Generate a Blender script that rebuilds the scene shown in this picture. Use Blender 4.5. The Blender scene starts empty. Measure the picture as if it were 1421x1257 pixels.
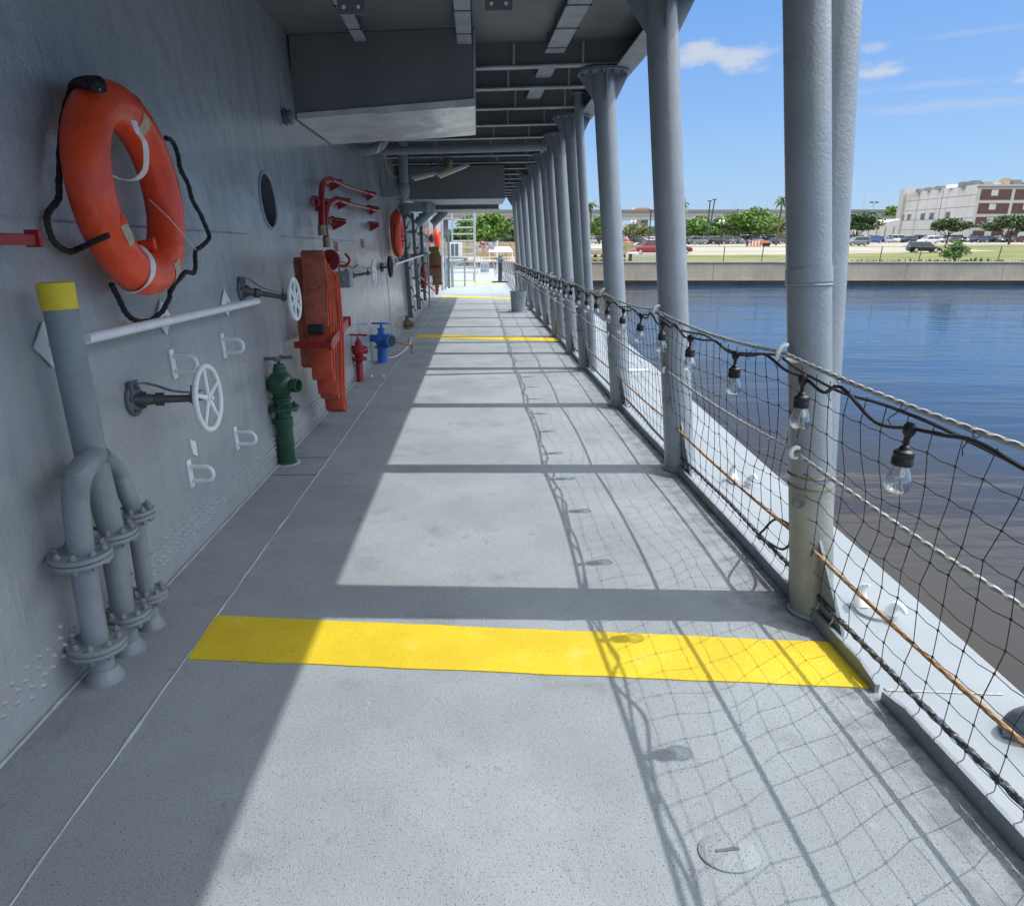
import bpy, bmesh, math, random
from mathutils import Vector, Matrix, noise
from math import sin, cos, pi, radians, sqrt, atan2

SC = bpy.context.scene
COL = SC.collection
random.seed(7)

# ------------------------------------------------------------------ camera, frames of reference
FPX, PX, PY = 960.0, 660.0, 628.5            # focal length and principal point, in photo pixels (1421 x 1257)
EYE = Vector((0, 0, 1.5))                    # eye height above the deck


def frame(vx, vy, rho):
    """axes (rows) of a flat frame whose +y runs to the vanishing point (vx, vy), in camera right/up/forward"""
    y = Vector(((vx - PX) / FPX, (PY - vy) / FPX, 1.0)).normalized()
    h = Vector((cos(rho), sin(rho), 0))
    x = (h - h.dot(y) * y).normalized()
    z = x.cross(y)
    if z[1] < 0:
        z = -z
    return Matrix((x, y, z))


SHIP = frame(663, 347, radians(.5))          # the moored ship: a little down by the stern
LAND = frame(663, 325, 0)                    # true level: water, quay, town


def ray(px, py, M):
    return M @ Vector(((px - PX) / FPX, (PY - py) / FPX, 1.0))


def plane(px, py, n, c, M=SHIP):
    d = ray(px, py, M)
    n = Vector(n)
    return EYE + d * ((c - n.dot(EYE)) / n.dot(d))


def deck(px, py, z=0.0):
    return plane(px, py, (0, 0, 1), z)


def wall(px, py, off=0.0):
    """point on (or off) the leaning deckhouse side"""
    return plane(px, py, (1, 0, .05), -1.48 + off)


def aty(px, py, y, M=SHIP):
    return plane(px, py, (0, 1, 0), y, M)


def rail(px, py):
    return plane(px, py, (1, 0, .2), 1.43)


def wx(z, off=0.0):
    return -1.48 - .05 * z + off


cam_data = bpy.data.cameras.new("camera")
cam = bpy.data.objects.new("camera", cam_data)
COL.objects.link(cam)
cr, cu, cf = [Vector([LAND[i][k] for i in range(3)]) for k in range(3)]
cam.matrix_world = Matrix(((cr.x, cu.x, -cf.x, EYE.x), (cr.y, cu.y, -cf.y, EYE.y), (cr.z, cu.z, -cf.z, EYE.z), (0, 0, 0, 1)))
cam_data.sensor_width = 36
cam_data.lens = FPX / 1421 * 36
cam_data.shift_x = (710.5 - PX) / 1421
cam_data.clip_start = .02
cam_data.clip_end = 6000
SC.camera = cam
A3 = LAND @ SHIP.transposed()
A4 = A3.to_4x4()
SHIP_TO_WORLD = Matrix.Translation(EYE) @ A4 @ Matrix.Translation(-EYE)

SC.view_settings.view_transform = 'Standard'
SC.view_settings.look = 'None'
SC.view_settings.exposure = 0.44
SC.view_settings.gamma = 1

# ------------------------------------------------------------------ sun and sky
to_sun = (A3 @ Vector((.69, .10, 1.0))).normalized()
sun_el = math.asin(to_sun.z)
sun_az = atan2(to_sun.x, to_sun.y)
sl = bpy.data.lights.new("sun", 'SUN')
sl.energy = 2.7
sl.angle = radians(.53)
sl.color = (1.0, .965, .91)
sun = bpy.data.objects.new("sun", sl)
COL.objects.link(sun)
sun.rotation_euler = to_sun.to_track_quat('Z', 'Y').to_euler()
sun.location = (20, 5, 40)

world = bpy.data.worlds.new("World")
SC.world = world
world.use_nodes = True
wt = world.node_tree
wt.nodes.clear()


def wn(t, **k):
    n = wt.nodes.new(t)
    for a, b in k.items():
        setattr(n, a, b)
    return n


def wmath(op, a, b=None, c=None):
    n = wn('ShaderNodeMath', operation=op)
    for i, v in enumerate((a, b, c)):
        if v is None:
            continue
        if hasattr(v, 'links'):
            wt.links.new(v, n.inputs[i])
        else:
            n.inputs[i].default_value = v
    return n.outputs[0]


sky = wn('ShaderNodeTexSky', sky_type='NISHITA', sun_disc=False, sun_elevation=sun_el, sun_rotation=sun_az,
         air_density=1.0, dust_density=.35, ozone_density=2.2, altitude=10)
wout = wn('ShaderNodeOutputWorld')
bg = wn('ShaderNodeBackground')
bg.inputs[1].default_value = .15
wtc = wn('ShaderNodeTexCoord')
sep = wn('ShaderNodeSeparateXYZ')
wt.links.new(wtc.outputs['Generated'], sep.inputs[0])
# small fair-weather clouds: soft ellipses in azimuth and height, edges torn by noise
az = wmath('ARCTAN2', sep.outputs[0], sep.outputs[1])
el = wmath('ARCSINE', sep.outputs[2])
nz = wn('ShaderNodeTexNoise')
nz.inputs['Scale'].default_value = 26
nz.inputs['Detail'].default_value = 7
nz.inputs['Roughness'].default_value = .62
wmap = wn('ShaderNodeMapping')
wmap.inputs['Scale'].default_value = (1, 1, 2.4)
wt.links.new(wtc.outputs['Generated'], wmap.inputs[0])
wt.links.new(wmap.outputs[0], nz.inputs['Vector'])


def skydir(px, py):
    d = ray(px, py, LAND).normalized()
    return atan2(d.x, d.y), math.asin(d.z)


mask = None
for (px, py, w, h, a) in [(975, 76, 52, 13, 1.), (1030, 81, 34, 15, 1.), (955, 80, 30, 12, .9), (1045, 76, 30, 7, .8), (1212, 67, 22, 6, .55),
                          (1224, 101, 34, 11, 1.), (1215, 104, 36, 8, .9), (1340, 145, 150, 7, .33), (1390, 40, 90, 4, .22), (1300, 118, 80, 5, .25),
                          (760, 60, 50, 12, .7), (1520, 90, 60, 18, .9), (560, -60, 90, 16, .8)]:
    a0, e0 = skydir(px, py)
    dx = wmath('DIVIDE', wmath('SUBTRACT', az, a0), w / FPX)
    dy = wmath('DIVIDE', wmath('SUBTRACT', el, e0), h / FPX)
    d = wmath('SQRT', wmath('ADD', wmath('MULTIPLY', dx, dx), wmath('MULTIPLY', dy, dy)))
    d = wmath('ADD', d, wmath('MULTIPLY', wmath('SUBTRACT', nz.outputs[0], .5), 2.6))
    mr = wn('ShaderNodeMapRange', interpolation_type='SMOOTHSTEP')
    wt.links.new(d, mr.inputs[0])
    mr.inputs[1].default_value = 1.15
    mr.inputs[2].default_value = .2
    mr.inputs[3].default_value = 0
    mr.inputs[4].default_value = a * .78
    mask = mr.outputs[0] if mask is None else wmath('MAXIMUM', mask, mr.outputs[0])
mixc = wn('ShaderNodeMix', data_type='RGBA')
wt.links.new(mask, mixc.inputs[0])
# the sky model's pale haze band is pulled toward the blue of the day
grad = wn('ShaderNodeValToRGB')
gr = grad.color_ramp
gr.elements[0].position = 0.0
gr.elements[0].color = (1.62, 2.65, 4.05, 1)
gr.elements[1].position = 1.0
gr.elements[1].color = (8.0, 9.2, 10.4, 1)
for p_, c_ in ((.07, (1.38, 2.5, 4.2, 1)), (.16, (1.05, 2.08, 4.15, 1)), (.28, (.70, 1.78, 4.0, 1)), (.38, (8.0, 8.7, 9.7, 1)), (.6, (16., 16.4, 16.9, 1)), (.85, (12.5, 13.2, 14., 1))):  # bright upper stops are added fill light for the shaded deck
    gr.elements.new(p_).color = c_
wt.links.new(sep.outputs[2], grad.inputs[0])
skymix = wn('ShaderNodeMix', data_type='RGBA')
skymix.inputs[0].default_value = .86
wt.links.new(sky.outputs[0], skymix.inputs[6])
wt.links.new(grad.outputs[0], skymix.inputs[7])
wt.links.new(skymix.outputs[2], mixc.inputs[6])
mixc.inputs[7].default_value = (3.3, 3.5, 3.8, 1)
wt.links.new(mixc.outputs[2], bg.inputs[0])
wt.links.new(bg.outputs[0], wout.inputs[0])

# ------------------------------------------------------------------ materials
MATS = {}


def mat(name, col, rough=.5, metal=0., var=.08, vscale=3., bump=None, specks=None, streak=None, stain=None, coat=0., spec=.5, wave=None, edge_dirt=None, lanes=None):
    """one procedural paint/metal/cloth: base colour with broad variation, optional fine specks, run streaks and stains"""
    if name in MATS:
        return MATS[name]
    m = bpy.data.materials.new(name)
    m.use_nodes = True
    nt = m.node_tree
    N, L = nt.nodes, nt.links
    b = N['Principled BSDF']
    tc = N.new('ShaderNodeTexCoord')
    co = tc.outputs['Object']

    def noi(scale, detail=3, rough_=.5, src=None):
        n = N.new('ShaderNodeTexNoise')
        n.inputs['Scale'].default_value = scale
        n.inputs['Detail'].default_value = detail
        n.inputs['Roughness'].default_value = rough_
        L.new(src or co, n.inputs['Vector'])
        return n.outputs[0]

    def mix(fac, a, c):
        n = N.new('ShaderNodeMix')
        n.data_type = 'RGBA'
        if hasattr(fac, 'links'):
            L.new(fac, n.inputs[0])
        else:
            n.inputs[0].default_value = fac
        for v, s in ((a, 6), (c, 7)):
            if hasattr(v, 'links'):
                L.new(v, n.inputs[s])
            else:
                n.inputs[s].default_value = (*v[:3], 1)
        return n.outputs[2]

    def ramp(x, lo, hi, a=0., c=1.):
        n = N.new('ShaderNodeMapRange')
        n.interpolation_type = 'SMOOTHSTEP'
        L.new(x, n.inputs[0])
        n.inputs[1].default_value, n.inputs[2].default_value = lo, hi
        n.inputs[3].default_value, n.inputs[4].default_value = a, c
        return n.outputs[0]

    def scaled(s):
        n = N.new('ShaderNodeMapping')
        n.inputs['Scale'].default_value = s
        L.new(co, n.inputs[0])
        return n.outputs[0]

    c0 = [max(0, v * (1 - var)) for v in col]
    c1 = [min(1, v * (1 + var)) for v in col]
    c = mix(ramp(noi(vscale, 5, .6), .35, .65), c0, c1)
    rsock = None
    if streak:      # (colour, amount): vertical runs
        c = mix(ramp(noi(1., 5, .65, scaled((9, 9, .7))), .52, .75, 0, streak[1]), c, streak[0])
    if stain:       # list of (colour, scale, lo, hi, amount)
        for (sc_, ss, lo, hi, am) in stain:
            c = mix(ramp(noi(ss, 6, .65), lo, hi, 0, am), c, sc_)
    if edge_dirt:   # (colour, x from, x to, noise scale, amount): grit gathered towards one side
        sp = N.new('ShaderNodeSeparateXYZ')
        L.new(co, sp.inputs[0])
        for (sc_, x0_, x1_, ss, am) in edge_dirt:
            mm_ = N.new('ShaderNodeMath')
            mm_.operation = 'MULTIPLY'
            L.new(ramp(sp.outputs[0], x0_, x1_), mm_.inputs[0])
            L.new(ramp(noi(ss, 6, .7), .40, .66, 0, am), mm_.inputs[1])
            c = mix(mm_.outputs[0], c, sc_)
    if lanes:       # scuffs drawn out along the walkway (colour, scale, lo, hi, amount)
        for (sc_, ss, lo, hi, am) in lanes:
            c = mix(ramp(noi(ss, 6, .7, scaled((1.0, .38, 1))), lo, hi, 0, am), c, sc_)
    if specks:      # list of (colour, scale, lo, hi, amount)
        for (sc_, ss, lo, hi, am) in specks:
            c = mix(ramp(noi(ss, 2, .5), lo, hi, 0, am), c, sc_)
    L.new(c, b.inputs['Base Color'])
    b.inputs['Roughness'].default_value = rough
    b.inputs['Metallic'].default_value = metal
    b.inputs['Specular IOR Level'].default_value = spec
    if coat:
        b.inputs['Coat Weight'].default_value = coat
        b.inputs['Coat Roughness'].default_value = .08
    if bump or wave:
        last = None
        for (ss, dist, sc3) in (bump or []):
            bn = N.new('ShaderNodeBump')
            bn.inputs['Distance'].default_value = dist
            bn.inputs['Strength'].default_value = 1
            L.new(noi(ss, 3, .55, scaled(sc3) if sc3 else None), bn.inputs['Height'])
            if last:
                L.new(last, bn.inputs['Normal'])
            last = bn.outputs[0]
        if wave:    # (scale, distance, direction)
            w = N.new('ShaderNodeTexWave')
            w.bands_direction = wave[2]
            w.inputs['Scale'].default_value = wave[0]
            w.inputs['Distortion'].default_value = .6
            L.new(co, w.inputs['Vector'])
            bn = N.new('ShaderNodeBump')
            bn.inputs['Distance'].default_value = wave[1]
            L.new(w.outputs['Fac'], bn.inputs['Height'])
            if last:
                L.new(last, bn.inputs['Normal'])
            last = bn.outputs[0]
        L.new(last, b.inputs['Normal'])
    MATS[name] = m
    return m


GREY = (.235, .275, .31)
m_deck = mat('non-skid deck paint', (.315, .348, .37), .85, var=.09, vscale=1.1, spec=.25, bump=[(230, .0032, None), (60, .002, None)],
             specks=[((.09, .10, .105), 160, .61, .68, .8), ((.50, .54, .56), 210, .65, .74, .45), ((.17, .18, .19), 75, .67, .74, .45)],
             stain=[((.20, .22, .235), 2.6, .55, .70, .5), ((.44, .34, .22), 3.9, .65, .75, .45), ((.43, .46, .48), .9, .55, .7, .4), ((.17, .185, .19), 9, .62, .72, .5),
                    ((.42, .20, .07), 5.3, .745, .775, .8), ((.12, .125, .13), 31, .70, .76, .5)],
             lanes=[((.22, .235, .245), 6., .58, .72, .5), ((.42, .44, .45), 11., .62, .74, .5), ((.14, .15, .155), 26., .68, .76, .45)],
             edge_dirt=[((.11, .115, .115), 1.0, 1.40, 9, .75), ((.15, .15, .145), 1.22, 1.39, 40, .6), ((.15, .16, .165), -1.18, -1.60, 7, .45)])
m_deck_edge = mat('deck edge paint', (.265, .298, .325), .55, var=.05, vscale=2., bump=[(90, .0012, None)],
                  specks=[((.28, .22, .16), 60, .68, .76, .6), ((.2, .22, .24), 130, .64, .72, .5)], stain=[((.26, .285, .30), 5, .56, .72, .5), ((.45, .33, .18), 7, .68, .76, .5)])
m_wall = mat('bulkhead enamel', (.385, .405, .415), .20, coat=.25, var=.06, vscale=.8,
             bump=[(1.1, .06, None), (5, .010, None), (60, .0042, None)], streak=((.25, .275, .30), .45),
             stain=[((.42, .345, .34), 1.3, .58, .74, .5), ((.24, .27, .29), 2.2, .58, .75, .5), ((.16, .14, .12), 38, .72, .78, .7)])
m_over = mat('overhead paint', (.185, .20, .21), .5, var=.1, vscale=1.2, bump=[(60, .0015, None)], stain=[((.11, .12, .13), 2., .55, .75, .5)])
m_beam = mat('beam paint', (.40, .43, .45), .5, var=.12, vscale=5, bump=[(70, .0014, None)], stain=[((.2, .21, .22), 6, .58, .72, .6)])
m_col = mat('column paint', (.275, .305, .33), .27, var=.06, vscale=4, coat=.25, bump=[(75, .0022, None), (16, .001, None)],
            stain=[((.23, .25, .25), 5, .58, .75, .4)])
m_grey = mat('grey enamel', (.25, .28, .30), .4, var=.08, vscale=7, bump=[(70, .0025, None)], stain=[((.32, .32, .30), 9, .6, .75, .35)])
m_dkgrey = mat('dark grey enamel', (.12, .14, .155), .45, var=.12, vscale=9, bump=[(60, .002, None)], stain=[((.25, .17, .12), 14, .66, .76, .4)])
m_weld = mat('weld bead paint', (.43, .46, .48), .5, var=.1, vscale=20, bump=[(60, .003, None)])
m_yellow = mat('yellow safety paint', (.72, .53, .016), .7, var=.07, vscale=3, bump=[(200, .003, None)],
               specks=[((.30, .23, .04), 170, .63, .71, .6), ((.22, .22, .20), 60, .72, .77, .6)], stain=[((.74, .60, .16), 6, .56, .72, .6), ((.42, .33, .06), 11, .60, .73, .55), ((.30, .30, .27), 17, .70, .76, .6)])
m_yellowcap = mat('yellow cap paint', (.80, .60, .03), .45, var=.06, vscale=8, bump=[(40, .001, None)], stain=[((.45, .36, .10), 30, .62, .72, .5)])
m_white = mat('white gloss paint', (.88, .89, .89), .32, var=.04, vscale=9, bump=[(60, .0012, None)], stain=[((.45, .44, .42), 16, .64, .76, .45)])
m_orange = mat('orange lifebuoy plastic', (.92, .080, .020), .33, var=.10, vscale=6, bump=[(35, .0015, None), (6, .004, None)], stain=[((.95, .25, .12), 9, .56, .72, .45), ((.45, .05, .03), 15, .64, .74, .5), ((.9, .42, .3), 45, .70, .76, .5)])
m_tape = mat('faded reflective tape', (.52, .44, .27), .55, var=.15, vscale=40, stain=[((.8, .10, .03), 60, .66, .72, .7), ((.7, .64, .5), 30, .55, .7, .5)])
m_strap = mat('white webbing', (.80, .81, .81), .7, var=.05, vscale=30, stain=[((.42, .42, .42), 40, .6, .75, .5)])
m_black = mat('black rubber', (.018, .018, .020), .5, var=.2, vscale=20, bump=[(120, .0006, None)])
m_rope = mat('black braided rope', (.020, .021, .024), .75, var=.2, vscale=60, bump=[(220, .002, None)])
m_twine = mat('tarred net twine', (.026, .024, .022), .6, var=.3, vscale=9, stain=[((.25, .24, .23), 5, .58, .68, .5)])
m_wire = mat('galvanised wire rope', (.42, .42, .41), .45, metal=.5, var=.12, vscale=20, stain=[((.22, .2, .18), 12, .58, .72, .5)])
m_rust = mat('rusted wire rope', (.36, .20, .09), .7, var=.2, vscale=14, stain=[((.52, .44, .35), 8, .5, .66, .7)])
m_lace = mat('black and white laced rope', (.04, .042, .05), .7, var=.2, vscale=40, stain=[((.34, .35, .36), 90, .53, .6, .7)])
m_cord = mat('white cord', (.62, .60, .56), .8, var=.1, vscale=40)
m_red = mat('red fire paint', (.33, .012, .014), .34, var=.1, vscale=10, bump=[(50, .0015, None)], stain=[((.22, .02, .02), 18, .6, .74, .5)])
m_green = mat('green hydrant paint', (.022, .085, .045), .28, var=.15, vscale=12, bump=[(45, .002, None)], stain=[((.03, .05, .04), 16, .55, .7, .5)])
m_blue = mat('blue valve paint', (.035, .15, .50), .32, var=.12, vscale=12, bump=[(45, .002, None)], stain=[((.02, .06, .2), 16, .58, .7, .5)])
m_hose = mat('orange canvas hose', (.80, .12, .06), .85, var=.16, vscale=7, bump=[(190, .002, None)], wave=(70, .002, 'Z'), stain=[((.42, .09, .05), 9, .5, .7, .5), ((.75, .35, .22), 14, .62, .72, .5)])
m_hosebr = mat('weathered canvas hose', (.55, .15, .085), .85, var=.2, vscale=9, bump=[(190, .002, None)], wave=(70, .002, 'Z'), stain=[((.18, .07, .05), 12, .5, .66, .6)])
m_hosetan = mat('tan canvas hose', (.25, .16, .07), .85, var=.2, vscale=9, bump=[(190, .002, None)], stain=[((.14, .08, .05), 12, .5, .66, .5)])
m_brass = mat('tarnished brass', (.28, .22, .12), .4, metal=.7, var=.2, vscale=20)
m_steel = mat('bright sheet steel', (.66, .68, .69), .30, metal=.25, var=.15, vscale=2.5, bump=[(3., .03, None), (60, .001, None)],
              stain=[((.52, .28, .26), 2.3, .60, .72, .6), ((.25, .25, .25), 3., .6, .74, .5)])  # reddish patches are red reflections painted into the sheet colour
m_dark = mat('dark interior', (.035, .04, .045), .6)
m_hole = mat('porthole glass', (.03, .035, .04), .12, var=.3, vscale=2)
m_gun = mat('rubbed dark metal', (.10, .10, .10), .5, metal=.4, var=.2, vscale=20)
m_brown = mat('brown weathered paint', (.17, .13, .07), .6, var=.25, vscale=8, bump=[(30, .002, None)], stain=[((.30, .33, .33), 8, .55, .7, .7)])
m_acwhite = mat('off white cabinet enamel', (.70, .70, .66), .5)
m_water = None
# background materials
m_conc = mat('seawall concrete', (.44, .37, .28), .9, var=.12, vscale=.35, bump=[(3, .02, None)], streak=((.16, .15, .13), .65),
             stain=[((.50, .48, .43), .6, .58, .75, .5)])
m_concwet = mat('wet seawall foot', (.035, .033, .028), .5, var=.3, vscale=.8, stain=[((.10, .12, .08), .7, .6, .75, .6)])
m_cap = mat('concrete coping', (.34, .32, .27), .9, var=.1, vscale=.6, stain=[((.3, .3, .22), .4, .55, .7, .5)])
m_grass = mat('mown grass', (.125, .135, .030), .95, var=.25, vscale=.3, bump=[(8, .05, None)], stain=[((.21, .18, .065), .14, .48, .66, .7), ((.06, .10, .02), .6, .56, .72, .6)])
m_grass_far = mat('rank grass', (.10, .17, .03), .95, var=.3, vscale=2)
m_lot = mat('pale parking gravel', (.29, .26, .205), .95, var=.1, vscale=.08, stain=[((.40, .36, .29), .05, .5, .7, .5)])
m_ground = mat('far ground', (.20, .20, .13), .95, var=.2, vscale=.02)
m_leafA = mat('bright foliage', (.12, .22, .035), .6, var=.45, vscale=.55, stain=[((.20, .30, .06), 1.3, .5, .7, .6), ((.04, .08, .015), 2.1, .55, .7, .6)])
m_leafB = mat('dark foliage', (.050, .095, .030), .6, var=.4, vscale=.6, stain=[((.06, .10, .03), 1.3, .5, .7, .5)])
m_leafC = mat('olive foliage', (.18, .20, .07), .7, var=.4, vscale=.6)
m_bark = mat('bark', (.12, .09, .065), .9, var=.3, vscale=3)
m_palm = mat('palm frond', (.07, .13, .03), .55, var=.3, vscale=3)
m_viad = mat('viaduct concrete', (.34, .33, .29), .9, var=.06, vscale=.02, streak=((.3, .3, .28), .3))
m_viadd = mat('dark viaduct grey', (.22, .22, .22), .9, var=.1, vscale=.02)  # darker grey for parapets, piers, joints and building trim
m_bwall = mat('pale building cladding', (.56, .53, .50), .9, var=.05, vscale=.1)
m_btrim = mat('building light trim', (.46, .44, .40), .9, var=.05, vscale=.2)
m_brick = mat('red brick panel', (.105, .056, .048), .9, var=.12, vscale=.6)
m_bwin = mat('window glass', (.19, .195, .20), .25, var=.1)
m_blind = mat('blinded window', (.50, .48, .44), .6, var=.1)
m_pole = mat('dark pole', (.04, .04, .045), .6)
m_wood = mat('weathered timber', (.42, .33, .20), .85, var=.2, vscale=2)
m_tyre = mat('tyre rubber', (.02, .02, .02), .8)
m_carglass = mat('car glass', (.025, .03, .035), .08, var=.2)
m_lamp = mat('car lamp', (.65, .62, .58), .2)
m_tail = mat('tail lamp', (.30, .02, .02), .25)
m_globe = mat('frosted globe', (.80, .80, .78), .4)
m_bwhite = mat('barrier white', (.78, .76, .72), .6)
m_bor = mat('barrier orange', (.80, .25, .07), .6)
m_flagr = mat('flag red', (.55, .05, .06), .8)
m_flagb = mat('flag blue', (.06, .08, .30), .8)
m_flagw = mat('flag white', (.50, .50, .51), .8)


def glass_mat():
    m = bpy.data.materials.new('clear bulb glass')
    m.use_nodes = True
    N, L = m.node_tree.nodes, m.node_tree.links
    N.clear()
    o = N.new('ShaderNodeOutputMaterial')
    mx = N.new('ShaderNodeMixShader')
    t = N.new('ShaderNodeBsdfTransparent')
    t.inputs[0].default_value = (.90, .92, .93, 1)
    g = N.new('ShaderNodeBsdfGlossy')
    g.inputs['Roughness'].default_value = .03
    fr = N.new('ShaderNodeLayerWeight')
    fr.inputs[0].default_value = .45
    mt = N.new('ShaderNodeMath')
    mt.operation = 'MULTIPLY_ADD'
    mt.inputs[1].default_value = .75
    mt.inputs[2].default_value = .10
    L.new(fr.outputs['Facing'], mt.inputs[0])
    L.new(mt.outputs[0], mx.inputs[0])
    L.new(t.outputs[0], mx.inputs[1])
    L.new(g.outputs[0], mx.inputs[2])
    L.new(mx.outputs[0], o.inputs[0])
    return m


m_glass = glass_mat()


def water_mat():
    m = bpy.data.materials.new('harbour water')
    m.use_nodes = True
    N, L = m.node_tree.nodes, m.node_tree.links
    b = N['Principled BSDF']
    b.inputs['Roughness'].default_value = .035
    b.inputs['IOR'].default_value = 1.33
    b.inputs['Specular IOR Level'].default_value = .14
    tc = N.new('ShaderNodeTexCoord')
    # silty brown near the hull; reflected-sky blue mixed into the colour farther out
    sx = N.new('ShaderNodeSeparateXYZ')
    L.new(tc.outputs['Object'], sx.inputs[0])
    sn = N.new('ShaderNodeTexNoise')
    sn.inputs['Scale'].default_value = .12
    L.new(tc.outputs['Object'], sn.inputs['Vector'])
    sm = N.new('ShaderNodeMath')
    sm.operation = 'MULTIPLY_ADD'
    L.new(sn.outputs[0], sm.inputs[0])
    sm.inputs[1].default_value = 10.
    L.new(sx.outputs[0], sm.inputs[2])
    sr = N.new('ShaderNodeMapRange')
    sr.interpolation_type = 'SMOOTHSTEP'
    L.new(sm.outputs[0], sr.inputs[0])
    sr.inputs[1].default_value = 7.
    sr.inputs[2].default_value = 27.
    smx = N.new('ShaderNodeMix')
    smx.data_type = 'RGBA'
    L.new(sr.outputs[0], smx.inputs[0])
    smx.inputs[6].default_value = (.040, .031, .021, 1)
    smx.inputs[7].default_value = (.012, .046, .105, 1)
    L.new(smx.outputs[2], b.inputs['Base Color'])
    last = None
    for sc3, scale, dist, det in (((.22, 1.0, 1), .35, .085, 3), ((.3, 1, 1), 1.6, .026, 4), ((.5, 1, 1), 7., .0035, 3)):
        mp = N.new('ShaderNodeMapping')
        mp.inputs['Scale'].default_value = sc3
        mp.inputs['Rotation'].default_value = (0, 0, radians(8))
        L.new(tc.outputs['Object'], mp.inputs[0])
        n = N.new('ShaderNodeTexNoise')
        n.inputs['Scale'].default_value = scale
        n.inputs['Detail'].default_value = det
        L.new(mp.outputs[0], n.inputs['Vector'])
        bn = N.new('ShaderNodeBump')
        bn.inputs['Distance'].default_value = dist
        bn.inputs['Strength'].default_value = 1
        L.new(n.outputs[0], bn.inputs['Height'])
        if last:
            L.new(last, bn.inputs['Normal'])
        last = bn.outputs[0]
    L.new(last, b.inputs['Normal'])
    return m


m_water = water_mat()


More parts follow.
